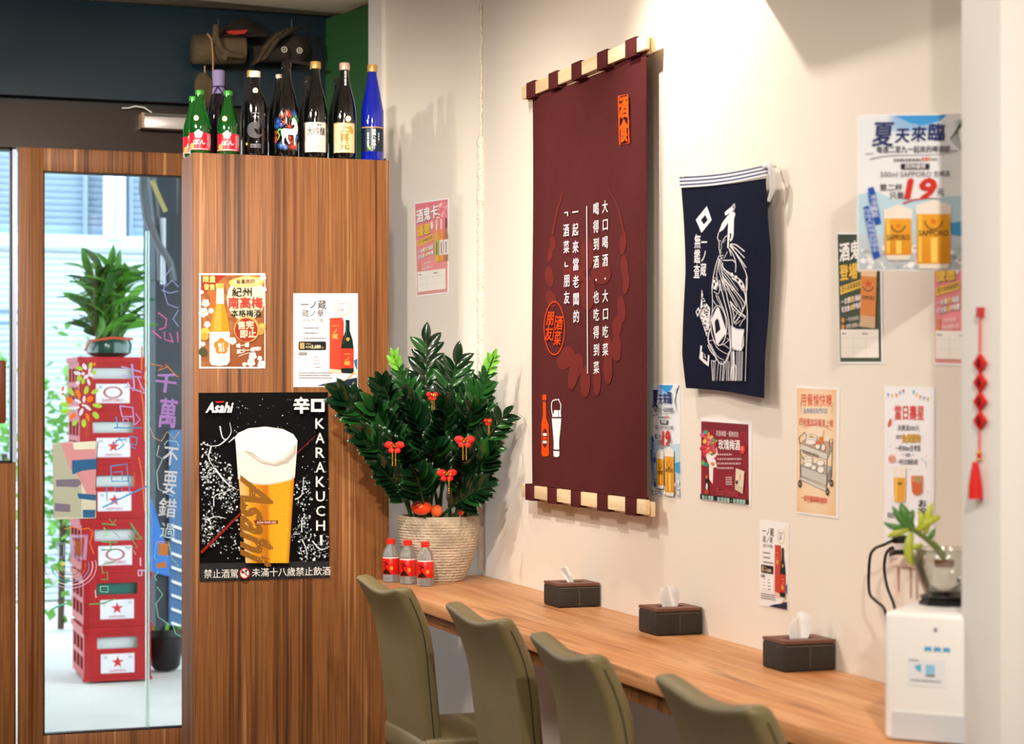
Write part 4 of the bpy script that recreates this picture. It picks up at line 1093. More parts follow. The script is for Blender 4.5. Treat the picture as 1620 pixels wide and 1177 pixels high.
P = Print(on_wall(), cr2, (950, 255, 1540, 1112), q, h0=0.0016); sake_art(P); P.build('print', o, PAPER)

# --- beer poster
cr = (300, 610, 3.679)
o = cab_sheet('beer_poster', 'large black beer poster with a foaming glass on the partition', [(52, 42), (806, 38), (815, 1118), (58, 1142)], cr, m=mat('black_poster_paper', '#060607', 0.5, spec=0.12))
P = Print(on_cab, cr, h0=0.0016)
P.poly([(58, 1035), (813, 1020), (815, 1118), (58, 1142)], '#2a2b2d')
rnd = random.Random(21)
def drops(cx_, cy_, rx, ry, n, r0, r1, cols):
    for _ in range(n):
        a = rnd.uniform(0, 2 * PI); q_ = rnd.random() ** 0.6
        x, y = cx_ + rx * q_ * math.cos(a), cy_ + ry * q_ * math.sin(a); r = rnd.uniform(r0, r1)
        if 60 < x < 800 and 50 < y < 1020: P.ell(x, y, r, r * rnd.uniform(0.6, 1.7), rnd.choice(cols), 6, rnd.uniform(0, 3))
SP = ['#f2f4f6', '#b9c2c8', '#8c979e', '#d8dee2', '#59646b']
for cx_, cy_, rx, ry, n in ((160, 530, 90, 130, 150), (110, 420, 60, 120, 60), (225, 640, 60, 110, 130), (120, 830, 70, 110, 130), (90, 680, 50, 300, 60), (250, 900, 90, 130, 60), (650, 620, 60, 90, 60), (660, 800, 40, 90, 60), (700, 950, 90, 90, 110), (770, 930, 40, 80, 50), (600, 860, 40, 40, 30), (430, 180, 330, 110, 36), (720, 500, 90, 260, 50)):
    drops(cx_, cy_, rx, ry, n, 1.2, 6.5 if n > 55 else 3.0, SP)
for pts, w in (([(165, 235), (180, 300), (205, 310), (230, 270), (222, 215)], 8), ([(205, 310), (160, 345), (115, 350)], 10), ([(115, 350), (100, 420), (135, 480)], 9), ([(250, 300), (215, 330)], 10), ([(135, 480), (200, 560), (260, 600)], 14), ([(75, 340), (118, 352)], 6),
               ([(130, 700), (135, 640), (190, 620), (250, 590)], 7), ([(80, 780), (140, 760), (200, 770)], 9), ([(600, 660), (640, 630), (650, 530)], 8), ([(640, 850), (640, 780), (660, 750)], 8), ([(640, 890), (665, 950), (670, 1010)], 9), ([(700, 900), (750, 950), (800, 930)], 9), ([(590, 860), (630, 860)], 7)):
    P.curve(pts, w, '#aeb8be', 3); P.curve(pts, w * 0.4, '#f2f4f6', 1)
P.line([(55, 968), (180, 845), (290, 735)], 16, '#8f1c18', 10); P.line([(610, 392), (720, 290)], 8, '#6a1614', 3)
# glass with beer and foam
P.field(0, 0, 1, 1, lambda u, v: mixc('#c87f18', '#eba52a', 0.5), 1, 1) if False else None
def gx(y, s): return (256 + (y - 330) * 0.083, 608 - (y - 330) * 0.062)[s]
pts = []; cols = []; fs = []; n = 12; m_ = 12
for j in range(m_ + 1):
    y = 540 + (1028 - 540) * j / m_
    for i in range(n + 1):
        u = i / n; pts.append((gx(y, 0) + (gx(y, 1) - gx(y, 0)) * u, y))
        base = mixc('#b96c14', '#e09c1c', 0.5 + 0.5 * math.sin(u * 8 + 0.6)) if u > 0.1 else C('#d8b070')
        if u > 0.93: base = C('#b9701a')
        cols.append(mixc('#d98f18', '#eebc2a', 0.2 + 0.6 * max(0, (u - 0.3)) * (j / m_)) if 0.55 < u < 0.93 else base)
for j in range(m_):
    for i in range(n):
        a = j * (n + 1) + i; fs.append((a, a + 1, a + n + 2, a + n + 1))
P.add(pts, fs, cols)
P.poly([(256, 330), (250, 300), (270, 275), (330, 248), (430, 238), (530, 252), (590, 282), (614, 318), (612, 350), (600, 520), (570, 545), (440, 570), (330, 562), (270, 540)], '#ece7df')
P.poly([(300, 375), (350, 388), (400, 430), (470, 450), (530, 425), (570, 380), (610, 340), (600, 520), (570, 545), (440, 570), (330, 562), (270, 540), (262, 400)], '#e2dbd1')
P.poly([(300, 375), (350, 385), (400, 425), (470, 446), (535, 420), (575, 375), (610, 335), (604, 400), (560, 450), (490, 470), (410, 455), (350, 415)], '#b3aba2'); P.poly([(330, 390), (400, 425), (470, 446), (535, 420), (600, 350), (590, 385), (540, 432), (480, 456), (400, 440)], '#cdc6bd')
P.curve([(268, 535), (330, 562), (440, 572), (570, 546), (598, 525)], 8, '#c8bda8')
br = '#8a5a1c'
P.fit('Asahi', 150, 700, 600, 880, br, 0.05, rot=PI / 2, shear=0.45) 
P.poly([(462, 685), (300, 555), (345, 560), (380, 600)], br); P.poly([(405, 880), (462, 910), (405, 905)], br); P.poly([(400, 985), (462, 1008), (405, 1004)], br)
P.poly([(358, 782), (502, 782), (500, 800), (430, 806), (372, 800)], '#7c141c'); P.fit('ASAHI SUPER DRY', 378, 787, 492, 799, '#e8dcc8', 0.02)
for _ in range(60):
    y = rnd.uniform(580, 1015); P.ell(rnd.uniform(gx(y, 0) + 20, gx(y, 1) - 15), y, 2, 2.4, '#f6dd9a', 5)
P.fit('Asahi', 90, 98, 236, 156, '#f4f2f0', 0.05, shear=0.25); P.poly([(136, 92), (190, 90), (182, 99), (145, 100)], '#c8201c')
P.rect(612, 72, 632, 90, '#efeae4') if False else None
P.fit('辛', 588, 66, 684, 164, '#efeae4', 0.06)
for r in ((692, 78, 770, 94), (692, 136, 770, 152), (692, 78, 710, 152), (752, 78, 770, 152)): P.rect(*r, '#efeae4')
for k, ch in enumerate('KARAKUCHI'):
    y = 191 + 84.4 * k; x0, x1 = (718, 768) if ch != 'I' else (740, 752)
    P.fit(ch, x0 + k * 0.6, y, x1 + k * 0.6, y + 58, '#efeae4', 0.01)
P.fit('禁止酒駕', 70, 1062, 270, 1118, '#ece8e2', 0.0, ky=-0.01)
P.ell(307, 1087, 30, 32, '#b82a2a', 24); P.ell(307, 1087, 24, 26, '#ece8e2', 24); P.rect(288, 1074, 306, 1088, '#3a3a3a'); P.poly([(306, 1066), (326, 1066), (318, 1084), (320, 1100), (312, 1100), (314, 1084)], '#3a3a3a'); P.line([(289, 1068), (325, 1106)], 6, '#b82a2a')
P.fit('未滿十八歲禁止飲酒', 348, 1056, 806, 1110, '#ece8e2', 0.0, ky=-0.022)
P.build('print', o, PAPER)

# --- loyalty card flyers:  author box 0..350 x 0..970
def card_art(P, bg, bg2, second, frame, dark=False):
    P.rect(9, 14, 341, 955, bg, bg2, 6)
    rnd = random.Random(5)
    if dark:
        for _ in range(26): P.ell(rnd.uniform(20, 330), rnd.uniform(30, 690), rnd.uniform(5, 18), rnd.uniform(8, 26), rnd.choice(['#4a5a34', '#2c3a2a', '#5c6b44']), 7, rnd.uniform(0, 3))
    else:
        for _ in range(34): P.ell(rnd.uniform(220, 335), rnd.uniform(25, 190), rnd.uniform(4, 11), rnd.uniform(5, 14), rnd.choice(['#f6c8c4', '#f8dcd4', '#f0a8a8']), 6, rnd.uniform(0, 3))
    P.fit('酒鬼卡' if not dark else '酒鬼', 22, 78, 240 if not dark else 190, 222, '#fbf8f8', 0.05, ky=-0.16, sh=(6, 7, '#7a4a56' if not dark else '#1a2018'))
    P.fit(second, 22, 240, 165, 362, '#f0c440', 0.05, ky=-0.14, sh=(4, 5, '#7a5a20'))
    P.ell(180, 255, 16, 42, '#f7dfe0' if not dark else '#d8dcc8', 12)
    P.poly([(25, 400), (195, 345), (195, 405), (25, 462)], '#f3c54a'); P.dashes(38, 425, 40, 1, '#6a4a18', 2); P.fit('憑卡享專屬優惠', 34, 402, 188, 446, '#5a3d18', 0.01, ky=-0.32)
    for k, y in enumerate((492, 550)):
        P.fit(('一次累積1點起', '可兌換10杯免費')[k], 30, y, 195, y + 46, '#fbf6f6', 0.04, ky=-0.25, sh=(3, 3, '#8a6a70'))
        P.ell(118, y + 2, 14, 20, '#f0b83a', 10)
    for k, y in enumerate((640, 690)):
        P.ell(42, y + 8, 14, 20, '#e0903a', 10); P.fit(('一年內有效', '詳情洽櫃檯人員')[k], 64, y - 12, 170 + 20 * k, y + 22, '#f6e6e4', 0.01, ky=-0.15)
    if not dark:
        for x, cols in ((232, ('#e8e2c8', '#d9b53a', '#a8b840')), (282, ('#f2e6de', '#f0962e', '#e9e6e2')), (332, ('#4a2a20', '#b07a5a', '#f0ecea'))):
            P.poly([(x - 8, 215), (x + 8, 215), (x + 10, 330), (x + 22, 380), (x + 22, 640), (x - 22, 640), (x - 22, 380), (x - 10, 330)], cols[1]); P.rect(x - 8, 205, x + 8, 310, cols[0]); P.rect(x - 21, 420, x + 21, 575, cols[2]); P.line([(x, 440), (x, 560)], 9, '#4a4a50')
    else:
        P.poly([(196, 250), (322, 262), (300, 705), (178, 690)], '#e08a3a'); P.poly([(196, 250), (322, 262), (316, 330), (192, 320)], '#f0c8a0'); P.poly([(182, 610), (304, 625), (300, 710), (178, 695)], '#d8b48c')
        P.star(250, 380, 36, '#d8501c'); P.ring(250, 380, 48, 56, 8, '#3a3a28', 20, 0, 0.4, 2.8); P.fit('SAPPORO', 200, 465, 300, 492, '#3a2a18', 0.03, ky=0.08)
    P.rect(22, 716, 328, 925, '#f6efe6')
    P.dashes(34, 748, 66, 12, '#6a6266', 3); P.dashes(196, 748, 240, 12, '#6a6266', 4)
    for y in (780, 850): P.line([(26, y), (324, y)], 2.5, '#dccfc8')
    for x in (122, 226): P.line([(x, 780), (x, 920)], 2.5, '#e2d6d0')
crp = (640, 300, 6.533)
q = [(103, 136), (458, 84), (455, 1070), (128, 1108)]
cmap = lambda x, y, h: (lambda d: CAM + d * ((C0 - CAM).dot(cnor) / d.dot(cnor)) + cnor * h)(ray(x, y))
q3 = [cmap(crp[0] + x / crp[2], crp[1] + y / crp[2], 0.0014) for x, y in q]
o = sheet('loyalty_card_flyer', 'pink loyalty flyer with three bottles on the wall beside the partition', q3, tuple(-cnor * 0.001))
P = Print(cmap, crp, (0, 0, 350, 970), q, h0=0.0016); card_art(P, '#e8788a', '#ee9a96', '優惠', '#e8788a'); P.build('print', o, PAPER)
crf = (1310, 160, 2.676)
q = [(38, 556), (226, 556), (233, 1112), (50, 1112)]
o = wall_sheet('loyalty_card_flyer', 'dark green loyalty flyer with a beer glass, half behind the big summer poster', q, crf)
P = Print(on_wall(), crf, (0, 0, 350, 970), q, h0=0.0016); card_art(P, '#37402c', '#46543a', '登場', '#37402c', True); P.build('print', o, PAPER)
q = [(446, 560), (652, 566), (655, 1122), (450, 1116)]
o = wall_sheet('loyalty_card_flyer', 'pink loyalty flyer cut off by the pillar, under the big summer poster', q, crf)
P = Print(on_wall(), crf, (0, 0, 350, 970), q, h0=0.0016); card_art(P, '#e8788a', '#ee9a96', '優惠', '#e8788a'); P.build('print', o, PAPER)

# --- summer beer poster (twice):  author box (68,50)-(850,1125)
def summer_art(P):
    P.field(76, 58, 842, 1118, lambda u, v: mixc(('#e4eef6', '#49a2e2')[1] if v < 0.10 and 0.3 < u < 0.75 else '#dfe9f2', '#f1f2f6', min(1, 0.2 + abs(u - 0.5) * 0.4 + (v if v < 0.5 else 1 - v))) if v < 0.62 else mixc('#cfe2ee', '#b6bfc6', (v - 0.62) / 0.38), 12, 24)
    P.poly([(330, 58), (690, 58), (640, 100), (520, 128), (430, 110)], '#3f9ae0')
    for k in range(12):
        a = 2.2 + 0.10 * k; P.line([(860 - 10, 60), (842 - 40 - 8 * k, 90 + 12 * k), (842 - 110 + 7 * k, 110 + 20 * k)], 13, ('#3c5a34', '#4a6a3c', '#2f4a30')[k % 3], 2)
    P.poly([(76, 600), (200, 580), (330, 640), (842, 610), (842, 860), (76, 880)], '#bcdcec'); P.poly([(700, 800), (842, 780), (842, 900), (720, 880)], '#4aa0d6')
    rnd = random.Random(8)
    for _ in range(90):
        x, y = rnd.uniform(80, 838), rnd.uniform(960, 1112); r = rnd.uniform(10, 34)
        P.poly([(max(78, x - r), y), (x, max(940, y - r * 0.8)), (min(840, x + r), y - 4), (x + r * 0.3, min(1116, y + r * 0.7))], rnd.choice(['#e8ebee', '#b7bec4', '#d6dbe0', '#8f979e', '#f4f5f7']))
    nv = '#1f2c6a'
    P.fit('夏', 172, 92, 326, 276, nv, 0.022, shear=0.1); P.fit('天', 330, 140, 432, 250, nv, 0.04, shear=0.1); P.fit('來', 438, 128, 548, 244, nv, 0.035, shear=0.1); P.fit('臨', 552, 112, 676, 240, nv, 0.035, shear=0.1)
    P.fit('每週二至九一起來的啤酒節', 200, 268, 710, 318, '#3a3a52', 0.02); P.line([(125, 322), (180, 318)], 5, '#8a8a98'); P.line([(712, 306), (760, 304)], 5, '#8a8a98'); P.curve([(155, 358), (300, 335), (620, 330), (760, 310)], 5, '#5a5a68', 2)
    P.dashes(320, 366, 505, 18, '#6a6a70', 3); P.dashes(512, 360, 570, 22, '#e0603a', 4); P.dashes(578, 362, 620, 16, '#8a8a90', 4)
    P.rect(368, 392, 566, 430, '#23252e'); P.fit('限時優惠', 396, 394, 540, 428, '#e8e8ee', 0.02)
    P.fit('500ml SAPPORO', 228, 446, 578, 482, '#5a5a66', 0.0); P.fit('生啤酒', 594, 440, 706, 484, '#3a3a48', 0.01)
    P.fit('第二杯', 220, 528, 380, 580, '#3a3a42', 0.02); P.fit('只要', 286, 584, 390, 634, '#3a3a42', 0.02)
    P.fit('19', 412, 496, 606, 632, '#d02f24', 0.05, shear=0.2); P.fit('元', 614, 560, 668, 614, '#3a4a72', 0.02)
    P.curve([(382, 664), (460, 640), (560, 628), (640, 634)], 12, '#d02f24', 3)
    P.poly([(140, 560), (175, 548), (188, 575), (212, 700), (230, 800), (190, 812), (165, 700), (145, 640)], '#1c52b4'); P.poly([(106, 690), (142, 678), (170, 740), (200, 900), (222, 1030), (180, 1052), (150, 930), (125, 800)], '#1c52b4')
    P.fit('冰涼暢飲', 158, 600, 208, 760, '#dfe8f4', 0.01, True, shear=-0.1); P.fit('限定人氣啤酒登場中', 125, 700, 200, 1000, '#c8d8ee', 0.0, True, shear=-0.16)
    for x0, x1, y0, y1, lt in ((256, 440, 690, 1020, 690), (476, 708, 670, 1080, 660)):
        P.poly([(x0 - 8, lt + 20), ((x0 + x1) / 2, lt - 20), (x1 + 8, lt + 16), (x1 + 4, lt + 100), (x0 - 4, lt + 100)], '#efe7dd')
        P.rect(x0, lt + 78, x1, y1, '#e9a62c', '#d98e1c', 5); P.rect(x0 + 12, lt + 84, x0 + 34, y1 - 14, '#f4c656'); P.rect(x0 + (x1 - x0) * 0.42, y0 + 230, x0 + (x1 - x0) * 0.62, y1 - 10, '#f6cf62')
        P.poly([(x0 + 4, y1), (x1 - 4, y1), (x1 - 20, y1 + 34), (x0 + 20, y1 + 34)], '#e4dccf')
        cx_ = (x0 + x1) / 2; P.star(cx_, lt + 130, (x1 - x0) * 0.13, '#e0702a'); P.ring(cx_, lt + 120, (x1 - x0) * 0.28, (x1 - x0) * 0.30, 10, '#5a4a22', 20, 0, 0.1, PI - 0.1); P.fit('SAPPORO', x0 + 14, lt + 190, x1 - 14, lt + 228, '#4a3a1c', 0.04)
cr2 = (1020, 590, 5.347)
q = [(42, 95), (297, 97), (312, 1060), (62, 1030)]
o = wall_sheet('summer_beer_poster', 'narrow looking summer beer poster on the wall right of the maroon banner', q, cr2)
P = Print(on_wall(), cr2, (68, 50, 850, 1125), q, h0=0.0016); summer_art(P); P.build('print', o, PAPER)
cr3 = (1340, 170, 4.36); DB = 3.79
fwd = Vector((math.sin(A), math.cos(A), 0))
q = [(68, 50), (850, 42), (850, 1125), (72, 1125)]
q3 = [onD(cr3[0] + x / cr3[2], cr3[1] + y / cr3[2], DB) for x, y in q]
o = sheet('summer_beer_poster', 'large blurred summer beer poster standing out from the wall next to the pillar', q3, tuple(fwd * 0.003))
P = Print(lambda x, y, h: onD(x, y, DB) - fwd * h, cr3, (68, 50, 850, 1125), q, h0=0.0002); summer_art(P); P.build('print', o, PAPER)

# --- rose plum wine poster
q = [(478, 380), (906, 415), (898, 1132), (474, 1076)]
o = wall_sheet('rose_wine_poster', 'dark red rose plum wine poster in landscape format below the navy apron', q, cr2)
P = Print(on_wall(), cr2, h0=0.0016)
P.poly([(483, 408), (882, 436), (886, 1112), (481, 1066)], '#8b1624'); P.poly([(483, 408), (882, 436), (882, 500), (483, 470)], '#7a1220')
rnd = random.Random(14)
P.poly([(560, 560), (605, 580), (622, 680), (600, 720), (618, 800), (585, 800), (580, 940), (552, 900), (548, 780), (520, 700)], '#f2e9e6')
for _ in range(70):
    x, y = 545 + rnd.gauss(0, 34), 600 + rnd.gauss(0, 72)
    if 488 < x < 612 and 425 < y < 790: P.ell(x, y, rnd.uniform(9, 22), rnd.uniform(10, 26), rnd.choice(['#e0503a', '#d83a5a', '#e87a9a', '#e88a3a', '#c22a3a', '#e8b84a', '#4a9a7a', '#d85a8a']), 9, rnd.uniform(0, 3))
P.ell(530, 775, 24, 18, '#3f8a7a', 10); P.ell(505, 760, 14, 22, '#6aa85a', 10)
P.poly([(524, 870), (546, 870), (552, 980), (520, 980)], '#20120e'); P.ell(536, 960, 10, 30, '#c8d0d8', 10); P.rect(520, 990, 552, 1024, '#b8402a'); P.ell(535, 880, 10, 16, '#d8702a', 8)
P.fit('花香微醺・優雅綻放', 614, 484, 806, 534, '#e8dada', 0.0, ky=0.06); P.fit('玫瑰梅酒', 634, 556, 818, 650, '#faf2f0', 0.03, ky=0.04)
P.ell(838, 650, 24, 36, '#d83a3a', 12); P.ell(834, 640, 14, 20, '#f0665a', 10); P.line([(822, 690), (828, 710)], 6, '#3a6a3a')
for k in range(4): P.dashes(628, 690 + 38 * k, (750, 832, 826, 762)[k], 15, '#d8b0b2', k)
for k in range(4): P.dashes(698, 884 + 19 * k, 752, 9, '#e8d4d0', k + 8)
P.poly([(784, 805), (856, 832), (842, 1024), (776, 985)], '#e0d4bc'); P.line([(822, 860), (812, 920)], 12, '#e8946a', 6); P.ell(792, 925, 12, 18, '#3a2a20', 8); P.ell(828, 985, 12, 18, '#3a2a20', 8); P.poly([(784, 940), (846, 965), (842, 1024), (776, 985)], '#cfc0a4')
P.fit('Rose Umeshu', 622, 972, 800, 1034, '#b04a52', 0.0, ky=0.08)
P.poly([(481, 1022), (886, 1072), (886, 1114), (481, 1066)], '#101414'); P.fit('禁止酒駕', 496, 1030, 594, 1072, '#bfe6d8', 0.02, ky=0.1); P.fit('飲酒過量・有害健康', 626, 1046, 866, 1090, '#bfe6d8', 0.02, ky=0.1)
P.build('print', o, PAPER)

# --- tray return poster with a trolley
cr4 = (1240, 590, 4.708)
q = [(95, 100), (414, 116), (404, 1086), (92, 1045)]
o = wall_sheet('trolley_poster', 'peach coloured poster of a loaded serving trolley, right of the red landscape poster', q, cr4)
P = Print(on_wall(), cr4, h0=0.0016)
P.field(0, 0, 1, 1, lambda u, v: C('#efcfa2'), 1, 1) if False else None
def qf(u, v):
    a = ((103, 112), (398, 124), (392, 1066), (100, 1032))
    return tuple((a[0][d] * (1 - u) + a[1][d] * u) * (1 - v) + (a[3][d] * (1 - u) + a[2][d] * u) * v for d in (0, 1))
pts = [qf(i / 8, j / 14) for j in range(15) for i in range(9)]; cols = [mixc('#f6e4c8', '#e9bd8a', min(1, 2.0 * ((i / 8 - .5) ** 2 + 0.8 * (j / 14 - .48) ** 2) + 0.1)) for j in range(15) for i in range(9)]
P.add(pts, [(j * 9 + i, j * 9 + i + 1, j * 9 + i + 10, j * 9 + i + 9) for j in range(14) for i in range(8)], cols)
P.fit('用餐愉快噢', 130, 150, 364, 248, '#d9583a', 0.03, ky=0.03); P.fit('能夠幫助我們的話', 152, 262, 330, 304, '#5a86b0', 0.02); P.fit('把碗盤放到餐車上喔', 116, 332, 374, 392, '#cf5a44', 0.03, ky=0.06)
P.curve([(145, 402), (230, 382), (310, 398), (362, 428)], 5, '#cf5a44', 3); P.curve([(160, 412), (230, 392), (300, 404), (350, 424)], 3, '#cf5a44', 2)
P.line([(128, 215), (140, 300)], 3, '#6a90b8'); P.line([(372, 225), (362, 300)], 3, '#6a90b8')
dk = '#4a4440'
for pts, c_ in (([(128, 525), (330, 600), (328, 648), (130, 570)], '#d8d2c8'), ([(330, 600), (372, 520), (370, 560), (328, 648)], '#a8a29a'), ([(128, 525), (170, 490), (372, 520), (330, 600)], '#c8a48c'), ([(134, 690), (330, 760), (322, 840), (136, 765)], '#c9c5be'), ([(330, 760), (362, 700), (356, 790), (322, 840)], '#8f8a84'), ([(134, 690), (170, 660), (362, 700), (330, 760)], '#b8b2aa'), ([(128, 770), (330, 858), (326, 886), (128, 795)], '#d4d0ca')):
    P.poly(pts, c_); P.line(pts, 3.5, dk, closed=True)
for pts in (([(126, 530), (120, 480), (165, 440), (175, 480)]), ([(372, 525), (370, 490), (345, 500), (350, 560)]), ([(130, 570), (130, 790)]), ([(328, 648), (326, 860)]), ([(368, 560), (362, 780)])): P.line(pts, 5, dk)
for x, y, rx, ry in ((215, 480, 44, 26), (212, 498, 44, 24), (208, 515, 42, 22), (190, 640, 34, 24), (188, 660, 36, 24), (190, 682, 34, 22), (282, 670, 30, 24), (284, 720, 28, 28), (262, 545, 20, 26), (304, 555, 16, 26), (232, 705, 20, 20)):
    P.ell(x, y, rx, ry, dk, 18); P.ell(x, y, rx - 3, ry - 3, '#f3ede2', 18)
P.ell(262, 522, 18, 13, '#d8703a', 12); P.rect(270, 475, 300, 520, '#e0803a'); P.line([(296, 500), (308, 425)], 3, dk); P.ell(215, 474, 20, 10, '#d8a860', 10); P.poly([(140, 600), (156, 640), (146, 642)], '#4a8a4a')
P.fit('用餐後請放置回收', 146, 568, 270, 598, '#5a5650', 0.01, ky=0.32)
for x, y in ((128, 825), (364, 820), (334, 885)): P.ell(x, y, 13, 28, '#2c2a2a', 14); P.ell(x, y, 6, 13, '#8a8680', 10)
P.fit('一起守護溫暖的廚房', 140, 905, 330, 950, '#d9583a', 0.03, ky=0.12); P.curve([(185, 962), (250, 955), (305, 985)], 4, '#cf5a44', 2)
P.build('print', o, PAPER)

# --- birthday poster
q = [(752, 100), (1122, 110), (1120, 1290), (748, 1262)]
o = wall_sheet('birthday_offer_poster', 'white birthday offer poster with bunting behind the small potted plant', q, cr4, m=mat('pale_poster_paper', '#f0edf1', 0.4))
P = Print(on_wall(), cr4, h0=0.0016)
for k, (x, y, c_) in enumerate(((782, 165, '#7ab4d8'), (812, 172, '#e8c06a'), (845, 168, '#e08a6a'), (872, 152, '#7ab4d8'), (896, 138, '#d87a8a'), (972, 145, '#7ab4d8'), (995, 165, '#e8c06a'), (1022, 182, '#e08a6a'), (1050, 190, '#7ab4d8'), (1078, 195, '#e8c06a'))): P.poly([(x - 11, y - 14), (x + 11, y - 14), (x, y + 22)], c_)
P.fit('當日壽星', 828, 236, 1052, 352, '#d8453a', 0.04, ky=0.02); P.fit('消費滿300元', 852, 386, 1016, 434, '#5a5660', 0.01); P.fit('我們', 840, 460, 884, 496, '#5a5660', 0.01); P.fit('免費招待', 884, 452, 1026, 522, '#dba62a', 0.05, sh=(2, 2, '#7a5a18'))
P.fit('一杯500ml生啤酒', 838, 536, 1024, 586, '#4a4650', 0.02); P.fit('或是', 912, 596, 950, 626, '#4a4650', 0.01); P.line([(885, 605), (908, 605)], 3, '#8a8690'); P.line([(955, 610), (982, 610)], 3, '#8a8690'); P.fit('一杯日式梅酒冰飲', 850, 640, 1006, 686, '#4a4650', 0.02)
P.ell(796, 372, 12, 34, '#d8603a', 10, 0.3); P.ell(812, 640, 28, 32, '#e8a894', 12); P.rect(788, 628, 838, 662, '#e29a84'); P.curve([(1026, 635), (1060, 660), (1072, 700)], 6, '#9ac0e0', 3)
rnd = random.Random(6)
for _ in range(30): P.ell(rnd.uniform(770, 1105), rnd.uniform(230, 950), 4, 5, rnd.choice(['#e8a0a8', '#e8c880', '#a8c8e0', '#d8d0d8']), 6)
P.poly([(826, 700), (920, 700), (914, 962), (834, 962)], '#efe6da'); P.poly([(829, 780), (917, 780), (914, 960), (835, 960)], '#e6a52c'); P.rect(840, 785, 856, 950, '#f4c85c'); P.rect(860, 815, 890, 832, '#6a4a1c')
P.poly([(958, 765), (1046, 765), (1040, 890), (1020, 910), (985, 910), (966, 890)], '#d88a5a'); P.poly([(962, 810), (1043, 810), (1038, 888), (1018, 900), (988, 900), (968, 888)], '#cf6436'); P.ell(1012, 795, 22, 26, '#a89a6a', 12)
P.fit('お祝い', 1006, 938, 1076, 1130, '#2a2230', 0.03, True); P.fit('祝您生日快樂', 780, 1036, 960, 1080, '#4a4650', 0.02)
P.build('print', o, PAPER)

# ================================================================== MAROON BANNER
BO = 0.045                                     # cloth stands off the wall
top_l, top_r = onX(829, 140, XW - BO), onX(1027, 77, XW - BO)
bot_l, bot_r = onX(833, 776, XW - BO), onX(1029, 803, XW - BO)
zt = (top_l.z + top_r.z) / 2; zb = (bot_l.z + bot_r.z) / 2
y_far, y_near = (top_l.y + bot_l.y) / 2, (top_r.y + bot_r.y) / 2
bn = thing('hanging_banner', 'maroon cloth banner with white writing on two pale wooden rods', 'banner', (XW - BO, (y_far + y_near) / 2, zb))
M_MAROON = mat('maroon_cloth', '#552728', 0.95, spec=0.05, bump=0.15, bscale=300, vary=0.08, vscale=5)
rh, rt = 0.019, 0.012
for nm, z in (('top_rod', zt), ('bottom_rod', zb)):
    MB().box(XW - BO - 0.012, y_near, z - rh, XW - BO + 0.0, y_far, z + rh).build(nm, M_PINE, bn, bevel=0.0015)
    MB().box(XW - BO + 0.006, y_near + 0.004, z - rh - 0.006, XW - BO + 0.018, y_far - 0.004, z + rh - 0.006).build(nm, M_PINE, bn, bevel=0.0015)
for s, (py0, py1, zz) in (('t', (0, 0, zt)), ('b', (0, 0, zb))):
    for k in range(5):
        f0 = (0.055, 0.255, 0.45, 0.655, 0.865)[k] if s == 't' else (0.045, 0.245, 0.445, 0.655, 0.865)[k]
        yy = y_far + (y_near - y_far) * f0; w = (y_far - y_near) * 0.075
        g = MB(); x0, x1 = XW - BO - 0.016, XW - BO + 0.022
        e = rh + 0.004
        g.box(x0, yy - w, zz - e, x0 + 0.003, yy, zz + e); g.box(x1 - 0.003, yy - w, zz - e - 0.006, x1, yy, zz + e)
        g.box(x0, yy - w, zz + e - 0.003, x1, yy, zz + e); g.box(x0, yy - w, zz - e - 0.003, x1, yy, zz - e)
        g.build('loop_tab', M_MAROON, bn, bevel=0.001)
cy0, cy1 = onX(840, 450, XW - BO).y, onX(1021, 450, XW - BO).y
def drape(y, z):   # soft vertical folds of the cloth
    f = (y - cy1) / (cy0 - cy1)
    return 0.004 * math.sin(f * 9 + 0.6) * (0.4 + 0.6 * (z - zb) / (zt - zb)) + 0.003 * math.exp(-((f - 0.9) / 0.06) ** 2) - 0.004 * math.sin(f * 3.1)
MB().shell(lambda u, v: Vector((XW - BO + 0.004 - drape(cy0 + (cy1 - cy0) * u, zb + (zt - zb) * v), cy0 + (cy1 - cy0) * u + 0.006 * math.sin(v * 6) * (1 - u), zb + rh * 0.6 + (zt - zb - rh * 1.4) * v)), 40, 40, lambda u, v: (0.0015, 0, 0)).build('cloth', M_MAROON, bn, smooth=80)
bmap = lambda x, y, h: (lambda p: Vector((p.x + 0.004 - drape(p.y, p.z) - h, p.y, p.z)))(onX(x, y, XW - BO))
P = Print(bmap, (820, 300, 3.925), h0=0.0010, dz=6e-5, sub=7.0)
wr = '#6b2c29'
for pts in ((210, 330, 16, 45, -.1), (195, 400, 14, 50, .15), (190, 540, 24, 65, -.1), (200, 680, 30, 55, -.25), (283, 1045, 48, 75, .35), (345, 1095, 40, 80, .15), (645, 330, 22, 75, .1), (655, 480, 24, 80, -.05), (665, 580, 22, 70, .12), (635, 740, 28, 85, -.1), (605, 850, 32, 70, .1), (600, 980, 34, 85, .02), (545, 1010, 30, 110, 0)):
    P.ell(pts[0], pts[1], pts[2], pts[3], wr, 18, pts[4])
P.curve([(270, 20), (235, 140), (208, 280)], 8, wr, 14); P.curve([(545, 0), (600, 80), (635, 190), (650, 280)], 8, wr, 14)
for x, y, rx, ry, r in ((410, 400, 40, 105, 0), (335, 520, 66, 62, 0), (500, 520, 66, 70, 0), (415, 640, 46, 110, 0)): P.ell(x, y, rx, ry, '#642a28', 14, r)
P.crop = (820, 560, 4.358)
for pts in ((365, 150, 32, 95, .15), (445, 190, 34, 110, .02), (525, 170, 28, 120, 0), (605, 100, 34, 110, -.02), (675, 10, 26, 40, 0)): P.ell(pts[0], pts[1], pts[2], pts[3], wr, 18, pts[4])
